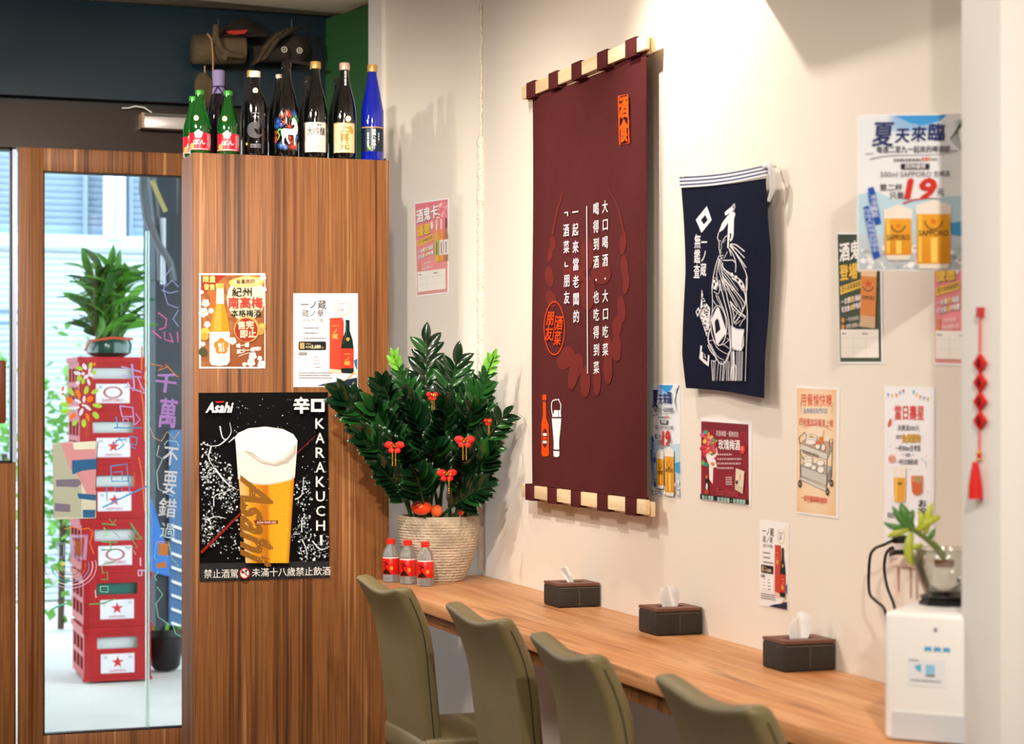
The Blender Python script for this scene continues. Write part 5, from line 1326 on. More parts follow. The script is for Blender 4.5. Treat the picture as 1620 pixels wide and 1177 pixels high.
P.poly([(170, 282), (192, 280), (194, 320), (190, 330), (192, 440), (207, 490), (209, 690), (200, 706), (170, 706), (163, 690), (163, 480), (172, 430), (172, 330), (168, 320)], '#ee4a14')
P.rect(168, 318, 194, 330, '#552728'); P.ell(184, 580, 17, 66, '#552728', 20); P.rect(172, 546, 195, 564, '#ebe6e6'); P.rect(172, 572, 195, 590, '#ee4a14'); P.rect(172, 598, 195, 616, '#ebe6e6')
wh = '#efe9ee'
P.curve([(232, 420), (226, 370), (228, 335), (238, 318), (246, 322), (252, 312), (262, 318), (272, 312), (278, 330), (286, 350), (284, 400)], 5, wh)
P.poly([(242, 388), (286, 388), (288, 434), (230, 434), (234, 415), (240, 412)], wh); P.line([(272, 350), (272, 450)], 4, '#552728')
P.poly([(228, 444), (290, 444), (284, 520), (276, 600), (276, 660), (240, 658), (240, 600), (234, 520)], wh); P.poly([(238, 668), (278, 670), (276, 705), (258, 712), (240, 706)], wh)
P.crop = (820, 300, 3.925)
def col(t, xc, y0, y1, w, ch=76, lean=0.0):
    n = len(t); step = (y1 - y0 - ch) / max(1, n - 1)
    for i, c_ in enumerate(t):
        yc = y0 + i * step; xx = xc + lean * i
        if c_ == '・': P.ell(xx, yc + ch / 2, 4, 7, wh, 8)
        elif c_ in '「」':
            s_ = 1 if c_ == '「' else -1; ym = yc + ch / 2
            if s_ > 0: P.line([(xx - 9, ym - 6), (xx + 10, ym - 10)], 7, wh); P.line([(xx + 9, ym - 12), (xx + 9, ym + 14)], 4, wh)
            else: P.line([(xx - 8, ym + 14), (xx + 9, ym + 10)], 7, wh); P.line([(xx - 8, ym - 12), (xx - 8, ym + 16)], 4, wh)
        else: P.fit(c_, xx - w / 2, yc, xx + w / 2, yc + ch, wh, 0.012, ky=-0.16)
col('大口喝酒・大口吃菜', 526, 66, 1038, 40, 84, 0.6)
col('喝得到酒・也吃得到菜', 468, 80, 1150, 38, 84, 0.6)
col('一起來當老闆的', 345, 100, 832, 36, 84, 1.0)
col('「酒菜」朋友', 294, 108, 714, 34, 84, 1.0)
P.line([(414, 102), (421, 1142)], 4, wh)
P.ring(227, 860, 60, 168, 7, '#ee4a14', 40); P.fit('朋友', 178, 750, 222, 940, '#ee4a14', 0.02, True, shear=0.1); P.fit('酒菜', 230, 780, 272, 970, '#ee4a14', 0.02, True, shear=0.1); P.line([(238, 780), (215, 940)], 3, '#ee4a14')
P.crop = (820, 50, 4.204)
og = '#f0571a'
P.line([(671, 430), (738, 418), (745, 742), (680, 752)], 7, og, closed=True)
P.fit('酒', 676, 432, 740, 585, og, 0.06, ky=-0.18); P.fit('食', 680, 585, 742, 745, og, 0.06, ky=-0.18)
P.build('print', bn, CLOTHP)

# ================================================================== NAVY APRON
AO = 0.03
M_NAVYC = mat('navy_canvas', '#1b1e30', 0.95, spec=0.05, bump=0.2, bscale=260, vary=0.15, vscale=6)
ap_t = onX(1150, 290, XW - AO); ap = thing('canvas_apron', 'navy canvas apron with a white figure print hanging on the wall', 'apron', (XW - AO, ap_t.y, onX(1150, 620, XW).z))
def aw(x, y):   # cloth waves
    return 0.006 * math.sin((x - 1078) / 142 * 7) * max(0, (y - 290) / 340) + 0.004 * math.sin((x - 1078) / 30 + (y - 280) / 60)
def amap(x, y, h=0.0): 
    p = onX(x, y, XW - AO); return Vector((p.x + aw(x, y) - h, p.y, p.z))
def aq(u, v):
    # outline of the cloth in the picture: slightly wavy rectangle
    l = ((1077, 296), (1083, 430), (1081, 560), (1085, 614)); r = ((1213, 282), (1217, 400), (1208, 560), (1209, 630))
    def bez(c, t):
        i = min(2, int(t * 3)); s = t * 3 - i; return (c[i][0] * (1 - s) + c[i + 1][0] * s, c[i][1] * (1 - s) + c[i + 1][1] * s)
    a, b = bez(l, v), bez(r, v)
    x, y = a[0] * (1 - u) + b[0] * u, a[1] * (1 - u) + b[1] * u + 4 * math.sin(PI * u) * (1 - 2 * v) * 0.6
    return amap(x, y)
MB().shell(aq, 28, 36, lambda u, v: (0.002, 0, 0)).build('cloth', M_NAVYC, ap, smooth=80)
M_BAND = mat('white_webbing', '#dfe0e6', 0.8); M_BANDN = mat('grey_blue_webbing', '#55597a', 0.8)
for k in range(6):
    f0, f1 = k / 6, (k + 1) / 6
    MB().shell(lambda u, v: (lambda w_: amap(1077 + 140 * u, (280 - 19 * u + 3.5 * math.sin(PI * u)) + 17 * w_ , 0.004))(f0 + (f1 - f0) * v), 16, 1, lambda u, v: (0.005, 0, 0)).build('waistband_stripe', (M_BANDN if k % 2 == 0 else M_BAND), ap, smooth=80)
MB().tube([amap(1214, 264, 0.004), amap(1220, 262, 0.0), amap(1222, 275, -0.004), amap(1221, 300, -0.006), amap(1216, 318, -0.004)], [0.006, 0.007, 0.007, 0.006, 0.004], 8).build('tie_cord', M_BAND, ap, smooth=60)
for x, y in ((1084, 280), (1214, 263)):
    MB().tube([amap(x, y, 0.006), amap(x, y, -0.026)], 0.003, 8).build('nail', M_STEEL, ap)
P = Print(amap, (1080, 310, 7.85), h0=0.0008, dz=6e-5, sub=6.0)
wt = '#ece9ee'
P.poly([(284, 126), (352, 298), (220, 458), (145, 295)], wt); P.poly([(264, 235), (300, 298), (248, 356), (210, 298)], '#1b1e30')
P.fit('一ノ蔵', 216, 490, 300, 1000, wt, 0.02, True); P.fit('無鑑査', 130, 468, 214, 1030, wt, 0.02, True)
P.poly([(455, 455), (500, 340), (560, 260), (620, 200), (665, 200), (675, 230), (660, 290), (662, 480), (648, 540), (620, 570), (605, 520), (600, 650), (582, 645), (585, 330), (520, 420)], wt)
P.poly([(530, 215), (540, 195), (625, 130), (650, 165), (640, 190), (545, 245)], wt); P.line([(625, 130), (660, 95), (668, 140), (650, 185), (635, 160), (655, 110)], 7, wt); P.poly([(612, 470), (632, 455), (632, 530), (615, 540)], '#1b1e30')
P.curve([(460, 455), (445, 520), (470, 580), (472, 650), (488, 720), (500, 760), (525, 800)], 10, wt, 7); P.curve([(500, 580), (505, 640), (485, 700)], 6, wt); P.curve([(515, 575), (545, 520), (580, 490)], 8, wt); P.curve([(520, 585), (560, 545)], 5, wt); P.line([(470, 550), (498, 565)], 6, wt)
P.curve([(490, 710), (515, 700)], 5, wt); P.curve([(500, 745), (540, 735)], 6, wt); P.curve([(515, 770), (535, 760)], 5, wt); P.line([(545, 775), (590, 690)], 5, wt)
for pts, w in (([(620, 600), (700, 610), (800, 690)], 12), ([(625, 610), (700, 660), (800, 770)], 10), ([(620, 620), (720, 740), (815, 890)], 10), ([(640, 620), (760, 830), (820, 1000), (815, 1177)], 8), ([(610, 650), (640, 745)], 8), ([(600, 640), (660, 720), (695, 830), (690, 950)], 8), ([(540, 800), (600, 800), (660, 800), (690, 830)], 10),
               ([(480, 740), (440, 850), (400, 1020), (390, 1177)], 8), ([(485, 780), (460, 900), (450, 1000), (500, 1177)], 8), ([(495, 780), (480, 900), (520, 1060), (545, 1177)], 7), ([(510, 800), (510, 900), (570, 1177)], 9), ([(530, 830), (540, 900), (640, 970), (760, 1060), (800, 1177)], 10), ([(525, 870), (600, 960), (700, 1050), (770, 1177)], 8), ([(525, 910), (620, 1020), (720, 1177)], 6), ([(528, 950), (600, 1040), (690, 1177)], 6), ([(532, 990), (590, 1070), (650, 1177)], 6), ([(540, 1040), (590, 1110), (620, 1177)], 6)):
    P.curve(pts, w * 1.2, wt, w)
for x, y, r in ((650, 975, 22), (700, 1010, 22), (745, 1060, 24), (780, 1120, 22), (420, 1060, 22), (450, 1100, 30), (430, 1140, 24)): P.ell(x, y, r * 0.7, r, wt, 9)
P.line([(405, 1010), (440, 1020), (470, 1080), (450, 1170), (410, 1150), (400, 1060), (405, 1010)], 6, wt)
P.crop = (1080, 440, 6.54)
for pts, w in (([(340, 0), (325, 100), (330, 250), (318, 400)], 6), ([(345, 140), (400, 160), (415, 60)], 5), ([(430, 0), (470, 100), (500, 250), (530, 420), (540, 700), (545, 1060)], 7), ([(410, 20), (450, 200), (490, 380), (510, 560), (515, 900), (500, 1060)], 7), ([(390, 180), (440, 300), (480, 430), (500, 580), (505, 740), (470, 860)], 6), ([(370, 170), (390, 230), (440, 310)], 5), ([(330, 220), (380, 290)], 5),
               ([(450, 0), (540, 90), (620, 190), (660, 260)], 8), ([(480, 30), (560, 140), (630, 260), (640, 320)], 5), ([(480, 60), (550, 180), (610, 300), (625, 340)], 5), ([(490, 100), (560, 240), (590, 300)], 6), ([(545, 0), (620, 60), (665, 150), (670, 250), (620, 380), (555, 470)], 9), ([(685, 0), (680, 200), (685, 400), (675, 760), (675, 1065)], 6), ([(520, 240), (600, 340), (670, 400)], 10), ([(520, 280), (600, 370), (670, 410)], 5), ([(530, 260), (555, 380), (550, 460)], 7),
               ([(600, 340), (560, 420)], 5), ([(610, 500), (640, 440), (670, 410)], 5), ([(570, 480), (620, 440)], 5),
               ([(320, 420), (310, 500), (330, 600), (380, 700)], 7), ([(300, 520), (275, 640), (320, 760), (390, 880), (450, 870), (500, 760)], 9), ([(280, 650), (330, 640)], 5), ([(330, 640), (370, 720), (440, 770), (500, 790)], 5), ([(380, 700), (440, 690), (500, 730)], 5), ([(440, 690), (500, 640)], 5), ([(480, 620), (505, 640)], 5), ([(300, 680), (360, 800), (440, 850)], 5), ([(480, 575), (500, 575)], 5),
               ([(270, 690), (300, 760), (350, 820), (340, 860), (300, 850)], 7)):
    P.curve(pts, w * 1.2, wt, w)
P.ell(395, 490, 88, 208, wt, 30); P.ell(395, 490, 80, 200, '#1b1e30', 30)
P.poly([(380, 310), (405, 300), (480, 560), (375, 690), (360, 660), (318, 430)], wt); P.poly([(382, 415), (400, 440), (415, 530), (360, 580), (355, 450)], '#1b1e30')
rnd = random.Random(31)
P.poly([(220, 115), (240, 200), (285, 280), (310, 310), (300, 480), (265, 605), (215, 440), (195, 380), (212, 250)], wt)
for _ in range(60):
    y = rnd.uniform(180, 560); w = 50 if 280 < y < 460 else 26
    P.ell(255 + rnd.uniform(-w, w) * 0.9, y, rnd.uniform(4, 9), rnd.uniform(5, 11), '#1b1e30', 6, rnd.uniform(0, 3))
P.poly([(200, 300), (218, 340), (190, 405), (170, 350)], wt); P.poly([(197, 325), (206, 348), (190, 378), (180, 350)], '#1b1e30')
P.poly([(212, 695), (228, 705), (220, 760), (300, 800), (285, 915), (240, 880), (195, 830), (205, 760)], wt); P.poly([(235, 760), (285, 790), (275, 870), (230, 830)], '#1b1e30'); P.line([(245, 780), (262, 830), (240, 810)], 6, wt)
P.poly([(545, 490), (600, 525), (672, 530), (670, 700), (645, 755), (600, 750), (548, 725)], wt); P.line([(550, 500), (600, 535), (670, 540)], 3, '#55597a'); P.line([(550, 715), (600, 740), (640, 745)], 3, '#55597a'); P.line([(672, 560), (650, 720)], 6, '#3b2030')
for x0, x1, w in ((320, 325, 7), (345, 335, 5), (365, 345, 4), (400, 372, 5), (430, 410, 6), (460, 440, 8), (485, 455, 5), (500, 490, 6), (520, 512, 7), (560, 565, 10), (575, 590, 5), (605, 605, 10), (625, 625, 10), (640, 642, 8), (660, 660, 12)):
    P.curve([(x0, 760 if x0 > 540 else 860), ((x0 + x1) / 2, 950), (x1, 1062)], w, wt if x0 < 600 else '#b9b6c0')
P.curve([(548, 1060), (552, 930), (580, 900), (600, 930), (600, 1060)], 9, wt)
P.build('print', ap, CLOTHP)
# ================================================================== COUNTER, CHAIRS, THINGS ON THE COUNTER
TX = 1.685
tb = thing('wall_counter', 'long wooden counter along the cream wall', 'table', (1.9, 4.6, 0))
MB().box(TX, 2.95, TZ - 0.036, XW, 6.24, TZ).build('tabletop', M_OAK, tb, bevel=0.002)
MB().box(TX + 0.02, 2.96, TZ - 0.075, TX + 0.045, 6.2, TZ - 0.036).build('front_rail', M_WALNUT, tb)
for y in (3.05, 4.1, 5.15, 6.1):
    g = MB(); g.box(XW - 0.02, y, 0.35, XW - 0.001, y + 0.04, TZ - 0.036); g.box(TX + 0.06, y, TZ - 0.066, XW - 0.02, y + 0.04, TZ - 0.036)
    g.build('bracket', M_BLACK, tb)

M_LEATH = mat('olive_leather', '#786b49', 0.40, bump=0.12, bscale=160, vary=0.08, vscale=7)
M_LEG = mat('dark_wood_leg', '#3a2618', 0.45)
def chair_back(u, v):   # u across (y), v up : rear surface
    z = 0.40 + v * (0.455 - 0.022 * math.sin(PI * u) ** 1.5)
    w = 0.355 + 0.05 * v
    y = -w / 2 + w * u
    x = -0.20 - 0.05 * v - 0.045 * max(0, (v - 0.62) / 0.38) ** 2 + 0.006 * (1 - (2 * u - 1) ** 2) * (0.3 + 0.7 * v)
    return Vector((x, y, z))
def make_chair():
    t = thing('dining_chair', None, 'chair', (0, 0, 0))
    bk = MB().shell(chair_back, 14, 18, lambda u, v: (0.050 - 0.002 * v, 0, 0.004)).build('backrest', M_LEATH, t, world=False, bevel=0.017, seg=5, smooth=60)
    for s in (0, 1):
        pts = [chair_back(0.0 if s == 0 else 1.0, v / 12 * 0.94) + Vector((0.026, -0.0006 if s == 0 else 0.0006, 0.002)) for v in range(13)]
        MB().tube(pts, 0.0016, 5).build('seam', mat('dark_olive_seam', '#2e2c1c', 0.8), bk, world=False)
    MB().box(-0.21, -0.20, 0.385, 0.115, 0.20, 0.465).build('seat', M_LEATH, t, world=False, bevel=0.022, seg=3)
    for sx in (-1, 1):
        for sy in (-1, 1):
            MB().tube([(-0.05 + sx * 0.13, sy * 0.165, 0.39), (-0.05 + sx * 0.145, sy * 0.18, 0.0)], [0.02, 0.013], 10).build('leg', M_LEG, t, world=False, smooth=50)
    return t
ch = make_chair()
clab = ['olive leather chair farthest away, next to the wood partition', 'olive leather chair, second from the wood partition', 'olive leather chair, third from the wood partition', 'olive leather chair nearest to the viewer, at the bottom edge']
for i, y in enumerate((5.06, 4.30, 3.66, 3.02)):
    c = ch if i == 0 else copy_tree(ch)
    place(c, ((1.697, 1.708, 1.682, 1.688)[i], y, 0), (0.0, -0.02, -0.07, -0.03)[i])
    tag(c, clab[i], 'chair', 'olive leather chairs at the counter')

# tissue boxes
M_SUEDE = mat('dark_brown_suede', '#2f2922', 0.75, bump=0.3, bscale=120, vary=0.2, vscale=14)
M_LIDL = mat('brown_leather_lid', '#6b4334', 0.5, bump=0.1, bscale=120)
M_TISSUE = mat('white_tissue', '#f4f3f1', 0.9)
tl = ['dark brown tissue box nearest the potted plant', 'middle dark brown tissue box on the counter', 'dark brown tissue box nearest the viewer, under the small sake poster']
for i, (y0, y1) in enumerate(((5.19, 5.31), (4.51, 4.625), (3.83, 3.935))):
    x0, x1 = 1.975, XW - 0.004; h = 0.067
    t = thing('tissue_box', tl[i], 'tissue box', ((x0 + x1) / 2, (y0 + y1) / 2, TZ), 0, 'tissue boxes on the counter')
    MB().box(x0, y0, TZ, x1, y1, TZ + h - 0.007).build('box_body', M_SUEDE, t, bevel=0.006, seg=3)
    xm, ym = (x0 + x1) / 2, (y0 + y1) / 2
    g = MB(); a = 0.006
    for bx in ((x0 + 0.001, y0 + 0.001, xm - 0.034, y1 - 0.001), (xm + 0.034, y0 + 0.001, x1 - 0.001, y1 - 0.001), (xm - 0.034, y0 + 0.001, xm + 0.034, ym - 0.012), (xm - 0.034, ym + 0.012, xm + 0.034, y1 - 0.001)):
        g.box(bx[0], bx[1], TZ + h - 0.007, bx[2], bx[3], TZ + h)
    g.build('lid', M_LIDL, t)
    g = MB()
    for k in range(26):
        xx = x0 + 0.006 + (x1 - x0 - 0.012) * k / 26
        g.box(xx, y0 - 0.0006, TZ + h - 0.0125, xx + 0.0025, y0 + 0.001, TZ + h - 0.0115)
    for k in range(12):
        zz = TZ + 0.006 + (h - 0.02) * k / 12
        g.box(xm + 0.0, y0 - 0.0006, zz, xm + 0.0008, y0 + 0.001, zz + 0.0025)
    g.build('stitching', mat('tan_stitch', '#8a7a66', 0.8), t)['kind'] = 'stuff'
    rnd = random.Random(40 + i); hh = (0.052, 0.058, 0.062)[i]; lean = (-0.022, -0.004, 0.008)[i]
    def tis(u, v):
        fold = 0.010 * math.sin(u * (7, 9, 8)[i] + v * 2 + i) * (0.35 + v)
        w = (0.024, 0.046, 0.050)[i] * (0.75 + 0.35 * v * (1 - v) * 2 + 0.15 * v)
        top = 1 - (0.12, 0.10, 0.18)[i] * abs(u - (0.7, 0.4, 0.6)[i]) * v * 2
        return Vector((xm + (u - 0.5) * w + lean * v, ym + fold, TZ + h - 0.006 + hh * v * top))
    MB().shell(tis, 18, 10, lambda u, v: (0, 0.0016, 0)).build('tissue', M_TISSUE, t, smooth=60)

# plant pot with the tall plant
pc = Vector((1.911, 6.10, TZ)); PH = 0.209
pp = thing('potted_plant', 'glossy dark green zz plant in a ribbed cream pot at the end of the counter', 'plant', pc)
prof_ = []
n = 46
for k in range(n + 1):
    f = k / n; r = 0.078 + 0.054 * math.sin(min(1, f * 1.12) * PI / 2) ** 0.9 - (0.004 * max(0, (f - 0.9) / 0.1))
    prof_.append((r + (0.0011 if k % 2 else -0.0008), PH * f))
prof_ = [(0, 0)] + prof_ + [(prof_[-1][0] - 0.010, PH), (prof_[-1][0] - 0.012, PH - 0.03), (0, PH - 0.03)]
M_POT = mat('ribbed_cream_ceramic', '#bdae98', 0.85, bump=0.9, bscale=90, vary=0.28, vscale=18)
MB().lathe(prof_, n=48, cap=False).build('pot', M_POT, pp, smooth=30, world=False)
MB().lathe([(0.118, PH - 0.028), (0.06, PH - 0.018), (0, PH - 0.016)], n=20, cap=False).build('soil', mat('dark_soil', '#2a1d14', 0.95), pp, world=False)
M_ZZ = mat('zz_leaf_dark', '#0b2c14', 0.22, coat=0.5, vary=0.3, vscale=10); M_ZZ2 = mat('zz_leaf_mid', '#1f5220', 0.25, coat=0.4, vary=0.2, vscale=10); M_ZZ3 = mat('zz_leaf_young', '#6fb53a', 0.3, coat=0.3)
M_ZS = mat('zz_stem', '#24401c', 0.4)
def zz_leaf(m):
    # pointed oval with a folded midrib, thin but solid
    return MB().shell(lambda u, v: Vector(((u - 0.5) * 0.040 * math.sin(PI * min(1, 0.04 + 0.96 * v)) ** 0.75, 0.090 * v, 0.012 * abs(u - 0.5) * 2 * math.sin(PI * v) - 0.012 * v * v)), 4, 7, lambda u, v: (0, 0, -0.0007)).build('leaf', m, None, smooth=80, base=(0, 0, 0))
proto = []
for m in (M_ZZ, M_ZZ2, M_ZZ3):
    o = zz_leaf(m); proto.append(o.data); bpy.data.objects.remove(o)
stems = [(541, 628, 5.96, 1.15, 0, 13), (622, 560, 6.02, 0.85, 1, 12), (675, 537, 6.12, 0.95, 2, 9), (722, 568, 6.06, 1.0, 2, 9), (782, 562, 5.84, 0.85, 1, 13), (800, 655, 5.82, 0.85, 2, 9), (590, 645, 5.95, 1.1, 0, 12),
         (640, 628, 5.90, 1.0, 0, 13), (702, 640, 5.88, 1.05, 0, 13), (748, 645, 5.86, 1.0, 0, 13), (575, 690, 5.92, 1.05, 0, 11), (775, 715, 5.84, 0.95, 0, 11), (652, 612, 6.08, 0.95, 0, 12), (690, 705, 5.84, 1.05, 0, 11),
         (628, 700, 5.86, 1.05, 0, 12), (735, 715, 5.84, 1.0, 0, 11), (655, 745, 5.83, 0.95, 0, 9), (604, 605, 6.0, 0.95, 0, 12), (722, 632, 5.98, 1.0, 0, 12), (762, 610, 5.9, 0.95, 0, 12), (600, 740, 5.88, 0.9, 0, 9), (770, 770, 5.86, 0.85, 0, 8)]
rnd = random.Random(77)
inv = wm(pp).inverted()
for i, (px_, py_, Y, sc, young, nl) in enumerate(stems):
    tip = inv @ onY(px_, py_, Y)
    a = rnd.uniform(0, 2 * PI); b0 = Vector((0.05 * math.cos(a) + tip.x * 0.18, 0.05 * math.sin(a) + tip.y * 0.2, PH - 0.03))
    mid = Vector((b0.x * 0.6 + tip.x * 0.32, b0.y * 0.6 + tip.y * 0.32, b0.z + (tip.z - b0.z) * 0.62))
    def bz(t): return b0 * (1 - t) ** 2 + mid * (2 * t * (1 - t)) + tip * t * t
    st = MB().tube([bz(k / 10) for k in range(11)], [0.0065 - 0.0045 * k / 10 for k in range(11)], 7).build('stem', M_ZS, pp, smooth=70, world=False)
    # leaf plane: roughly towards the viewer, turned a bit per stem
    yaw = rnd.uniform(-0.7, 0.7) if young < 2 else 0.0
    view = Vector((math.sin(yaw) - 0.30, -math.cos(yaw), 0.15)).normalized()
    for k in range(nl * 2 - 1):
        t = 0.44 + 0.56 * (k // 2 + (0.5 if k % 2 else 0)) / (nl - 0.5)
        t = min(1, t); p = bz(t); tg = (bz(min(1, t + 0.02)) - bz(max(0, t - 0.02))).normalized()
        side = 1 if k % 2 else -1
        if k == nl * 2 - 2: side = 0
        lat = tg.cross(view).normalized()
        if young == 2: d = (tg * (0.75 + 0.5 * t ** 4) + lat * side * 0.95).normalized()
        else: d = (tg * (0.55 + 0.6 * t * t) + lat * side * (0.95 - 0.35 * t) + view * rnd.uniform(-0.1, 0.45)).normalized()
        nrm = (view + lat * side * rnd.uniform(-0.5, 0.3) + Vector((rnd.uniform(-.3, .3), 0, rnd.uniform(0.0, .5)))).normalized()
        xa = d.cross(nrm).normalized(); za = xa.cross(d).normalized()
        s = sc * (0.72 + 0.4 * math.sin(PI * min(1, 0.25 + 0.7 * t))) * rnd.uniform(0.85, 1.1)
        if young == 1 and t > 0.75: s *= 0.62
        M = Matrix(((xa.x, d.x, za.x, p.x), (xa.y, d.y, za.y, p.y), (xa.z, d.z, za.z, p.z), (0, 0, 0, 1))) @ Matrix.Scale(s, 4)
        wtip = wm(pp) @ (M @ Vector((0, 0.08, 0)))
        if wtip.x > XW - 0.01 or (wtip.y > YC - 0.008 and wtip.x < PX1 + 0.01): continue
        share(proto[2 if (young == 1 and t > 0.86) else (1 if (young == 1 and t > 0.5) or rnd.random() < 0.16 else 0)], 'leaf', st, M)

# red butterfly ornaments with gold beads
M_REDV = mat('red_velvet', '#d01212', 0.6)
ol = ['red butterfly ornament at the left of the plant', 'red butterfly ornament at the right of the plant', 'red butterfly ornament low in the middle of the plant', 'red butterfly ornament near the top of the plant', 'red butterfly ornament at the plant edge facing the wall']
for i, (px_, py_, Y, sc) in enumerate(((624, 708, 5.80, 1.0), (735, 699, 5.78, 1.0), (707, 752, 5.76, 1.0), (684, 627, 5.80, 0.7), (772, 668, 5.80, 0.6))):
    p = onY(px_, py_, Y)
    t = thing('butterfly_ornament', ol[i], 'ornament', p, 0.3 * (i - 2), 'butterfly ornaments in the plant')
    for sx in (-1, 1):
        MB().ball((sx * 0.017 * sc, 0, 0.008 * sc), (0.015 * sc, 0.005, 0.011 * sc)).build('wing', M_REDV, t, smooth=60, world=False)
        MB().ball((sx * 0.010 * sc, 0, -0.009 * sc), (0.010 * sc, 0.005, 0.009 * sc)).build('wing', M_REDV, t, smooth=60, world=False)
        ringp = [(sx * 0.006 * sc + 0.005 * sc * math.cos(2 * PI * k / 12), -0.006, 0.006 * sc + 0.005 * sc * math.sin(2 * PI * k / 12)) for k in range(13)]
        MB().tube(ringp, 0.0014, 6, cap=False).build('gold_curl', M_GOLD, t, smooth=60, world=False)
        g = MB()
        for k in range(8): g.ball((sx * 0.005 * sc, -0.004, -0.010 - 0.0062 * k * sc), 0.0026 * sc, 8, 6)
        if i != 2 or sx > 0: g.build('bead_string', M_GOLD, t, smooth=60, world=False)['kind'] = 'stuff'
# fruits on the soil
M_ORG = mat('glossy_orange_peel', '#ee4a14', 0.3, coat=0.3, bump=0.1, bscale=200)
M_ORG2 = mat('matt_orange_peel', '#e0652a', 0.6, bump=0.15, bscale=160)
fl = [('red_tomato_fruit', 'largest shiny red orange fruit on the pot rim', 667, 803, 0.0275), ('orange_fruit', 'matt orange fruit right beside the largest one on the pot rim', 691, 808, 0.0195), ('small_fruit', 'smallest red fruit on the right of the pot rim', 728, 809, 0.013)]
for i, (nm, lab, px_, py_, r) in enumerate(fl):
    p = onY(px_, py_, 5.99)
    t = thing('mandarin_ornament', lab, 'ornament', p + Vector((0, 0, -r)), 0, 'orange fruits in the pot')
    if i == 0:
        g = MB().grid(lambda u, v: Vector((r * 1.12 * math.sin(PI * v) * math.cos(2 * PI * u) * (1 + 0.08 * math.cos(4 * PI * u)), r * math.sin(PI * v) * math.sin(2 * PI * u), r - r * 0.86 * math.cos(PI * v) - 0.22 * r * math.exp(-((1 - v) / 0.16) ** 2))), 24, 14)
    else:
        g = MB().ball((0, 0, r), (r, r, r * 0.98), 18, 12)
    g.build('peel', M_ORG2 if i == 1 else M_ORG, t, smooth=70, world=False)
    if i != 1:
        for k in range(5):
            a = 2 * PI * k / 5
            MB().slab([(0, 0, 1.66 * r), (0.3 * r * math.cos(a - .4), 0.3 * r * math.sin(a - .4), 1.80 * r), (0.75 * r * math.cos(a), 0.75 * r * math.sin(a), 1.86 * r), (0.3 * r * math.cos(a + .4), 0.3 * r * math.sin(a + .4), 1.80 * r)], (0, 0, 0.001)).build('leaflet', mat('dark_green_calyx', '#1c5a34', 0.5), t, world=False)
        MB().tube([(0, 0, 1.65 * r), (0.004, 0, 2.05 * r)], 0.0015, 6).build('stalk', MATS['dark_green_calyx'], t, world=False)

# water bottles with red labels
M_PET = mat('clear_pet', '#e6eef0', 0.06, trans=0.85, ior=1.33, coat=0.2)
wl = ['small water bottle with a red label, next to the partition', 'middle small water bottle with a red label', 'small water bottle with a red label in front of the pot']
for i, (px_, py_) in enumerate(((1.749, 6.092), (1.782, 6.014), (1.815, 5.935))):
    p = Vector((px_, py_, TZ)); R = 0.0265; H = 0.138
    t = thing('water_bottle', wl[i], 'bottle', p, -math.atan2(p.x, p.y) + 0.1 * (i - 1), 'small water bottles beside the pot')
    MB().lathe([(0, 0.004), (R * 0.6, 0.0), (R * 0.95, 0.002), (R, 0.010), (R * 0.97, 0.018), (R, 0.024), (R, 0.082), (R * 0.98, 0.090), (R * 0.80, 0.106), (R * 0.50, 0.117), (R * 0.42, 0.121), (R * 0.42, 0.124)], n=28, cap=False).build('bottle_body', M_PET, t, smooth=50, world=False)
    MB().lathe([(0.0125, 0.121), (0.0135, 0.1215), (0.0135, H - 0.001), (0.0125, H), (0, H)], n=24, cap=False).build('cap', mat('red_cap', '#e6231a', 0.4), t, smooth=40, world=False)
    MB().lathe([(R + 0.0004, 0.026), (R + 0.0005, 0.0262), (R + 0.0005, 0.078), (R + 0.0004, 0.0782)], n=28, cap=False).build('label', mat('red_label', '#d01a12', 0.3), t, smooth=60, world=False)
    P = wrap(t, R, 0.0008)
    P.rect(-0.030, 0.080, 0.036, 0.077, '#f4e6e2', '#f4e6e2', 10, True)
    P.line([(-0.026, 0.030), (-0.012, 0.044), (-0.020, 0.054), (-0.008, 0.060), (-0.014, 0.070)], 0.005, '#2a0a10', 0.003); P.line([(-0.014, 0.044), (0.002, 0.028)], 0.006, '#2a0a10', 0.003); P.line([(-0.024, 0.066), (-0.004, 0.056)], 0.004, '#2a0a10', 0.002); P.line([(-0.016, 0.028), (-0.012, 0.044)], 0.004, '#2a0a10', 0.003)
    P.poly([(-0.027, 0.028), (-0.014, 0.040), (0.0, 0.0275)], '#2a0a10')
    P.fit('福', 0.000, 0.052, 0.009, 0.040, '#e8b838', 0.02)
    P.build('label_print', t, LABELP)

# ================================================================== RIGHT END: WHITE BOX WITH A BOWL
bc = onD(1398, 967, 3.45); b_a = math.radians(27 + 19.5)       # front left top corner; direction of the box side
sd = Vector((math.sin(b_a), math.cos(b_a), 0)); fd = Vector((math.cos(b_a), -math.sin(b_a), 0))
BZ = bc.z; base_c = Vector((bc.x, bc.y, 0)) + sd * 0.11 + fd * 0.115
wb = thing('water_dispenser', 'white countertop appliance with blue labels at the right end of the counter', 'appliance', (base_c.x, base_c.y, TZ), -b_a)
MB().box(-0.115, -0.11, 0, 0.115, 0.11, BZ - TZ).build('casing', M_WHITEP, wb, bevel=0.010, seg=3, world=False)
MB().box(-0.10, -0.1125, 0.004, 0.10, -0.109, 0.05).build('base_panel', mat('pale_grey_panel', '#c9cbcf', 0.4), wb, world=False)
P = Print(lambda x, y, h: wm(wb) @ Vector((-0.115 + x, -0.11 - h, (BZ - TZ) - y)), h0=0.0006)
for x0 in (0.072, 0.088, 0.104): P.poly([(x0, 0.057), (x0 + 0.012, 0.057), (x0 + 0.012, 0.066), (x0 + 0.006, 0.063), (x0, 0.066)], '#4aa3cf')
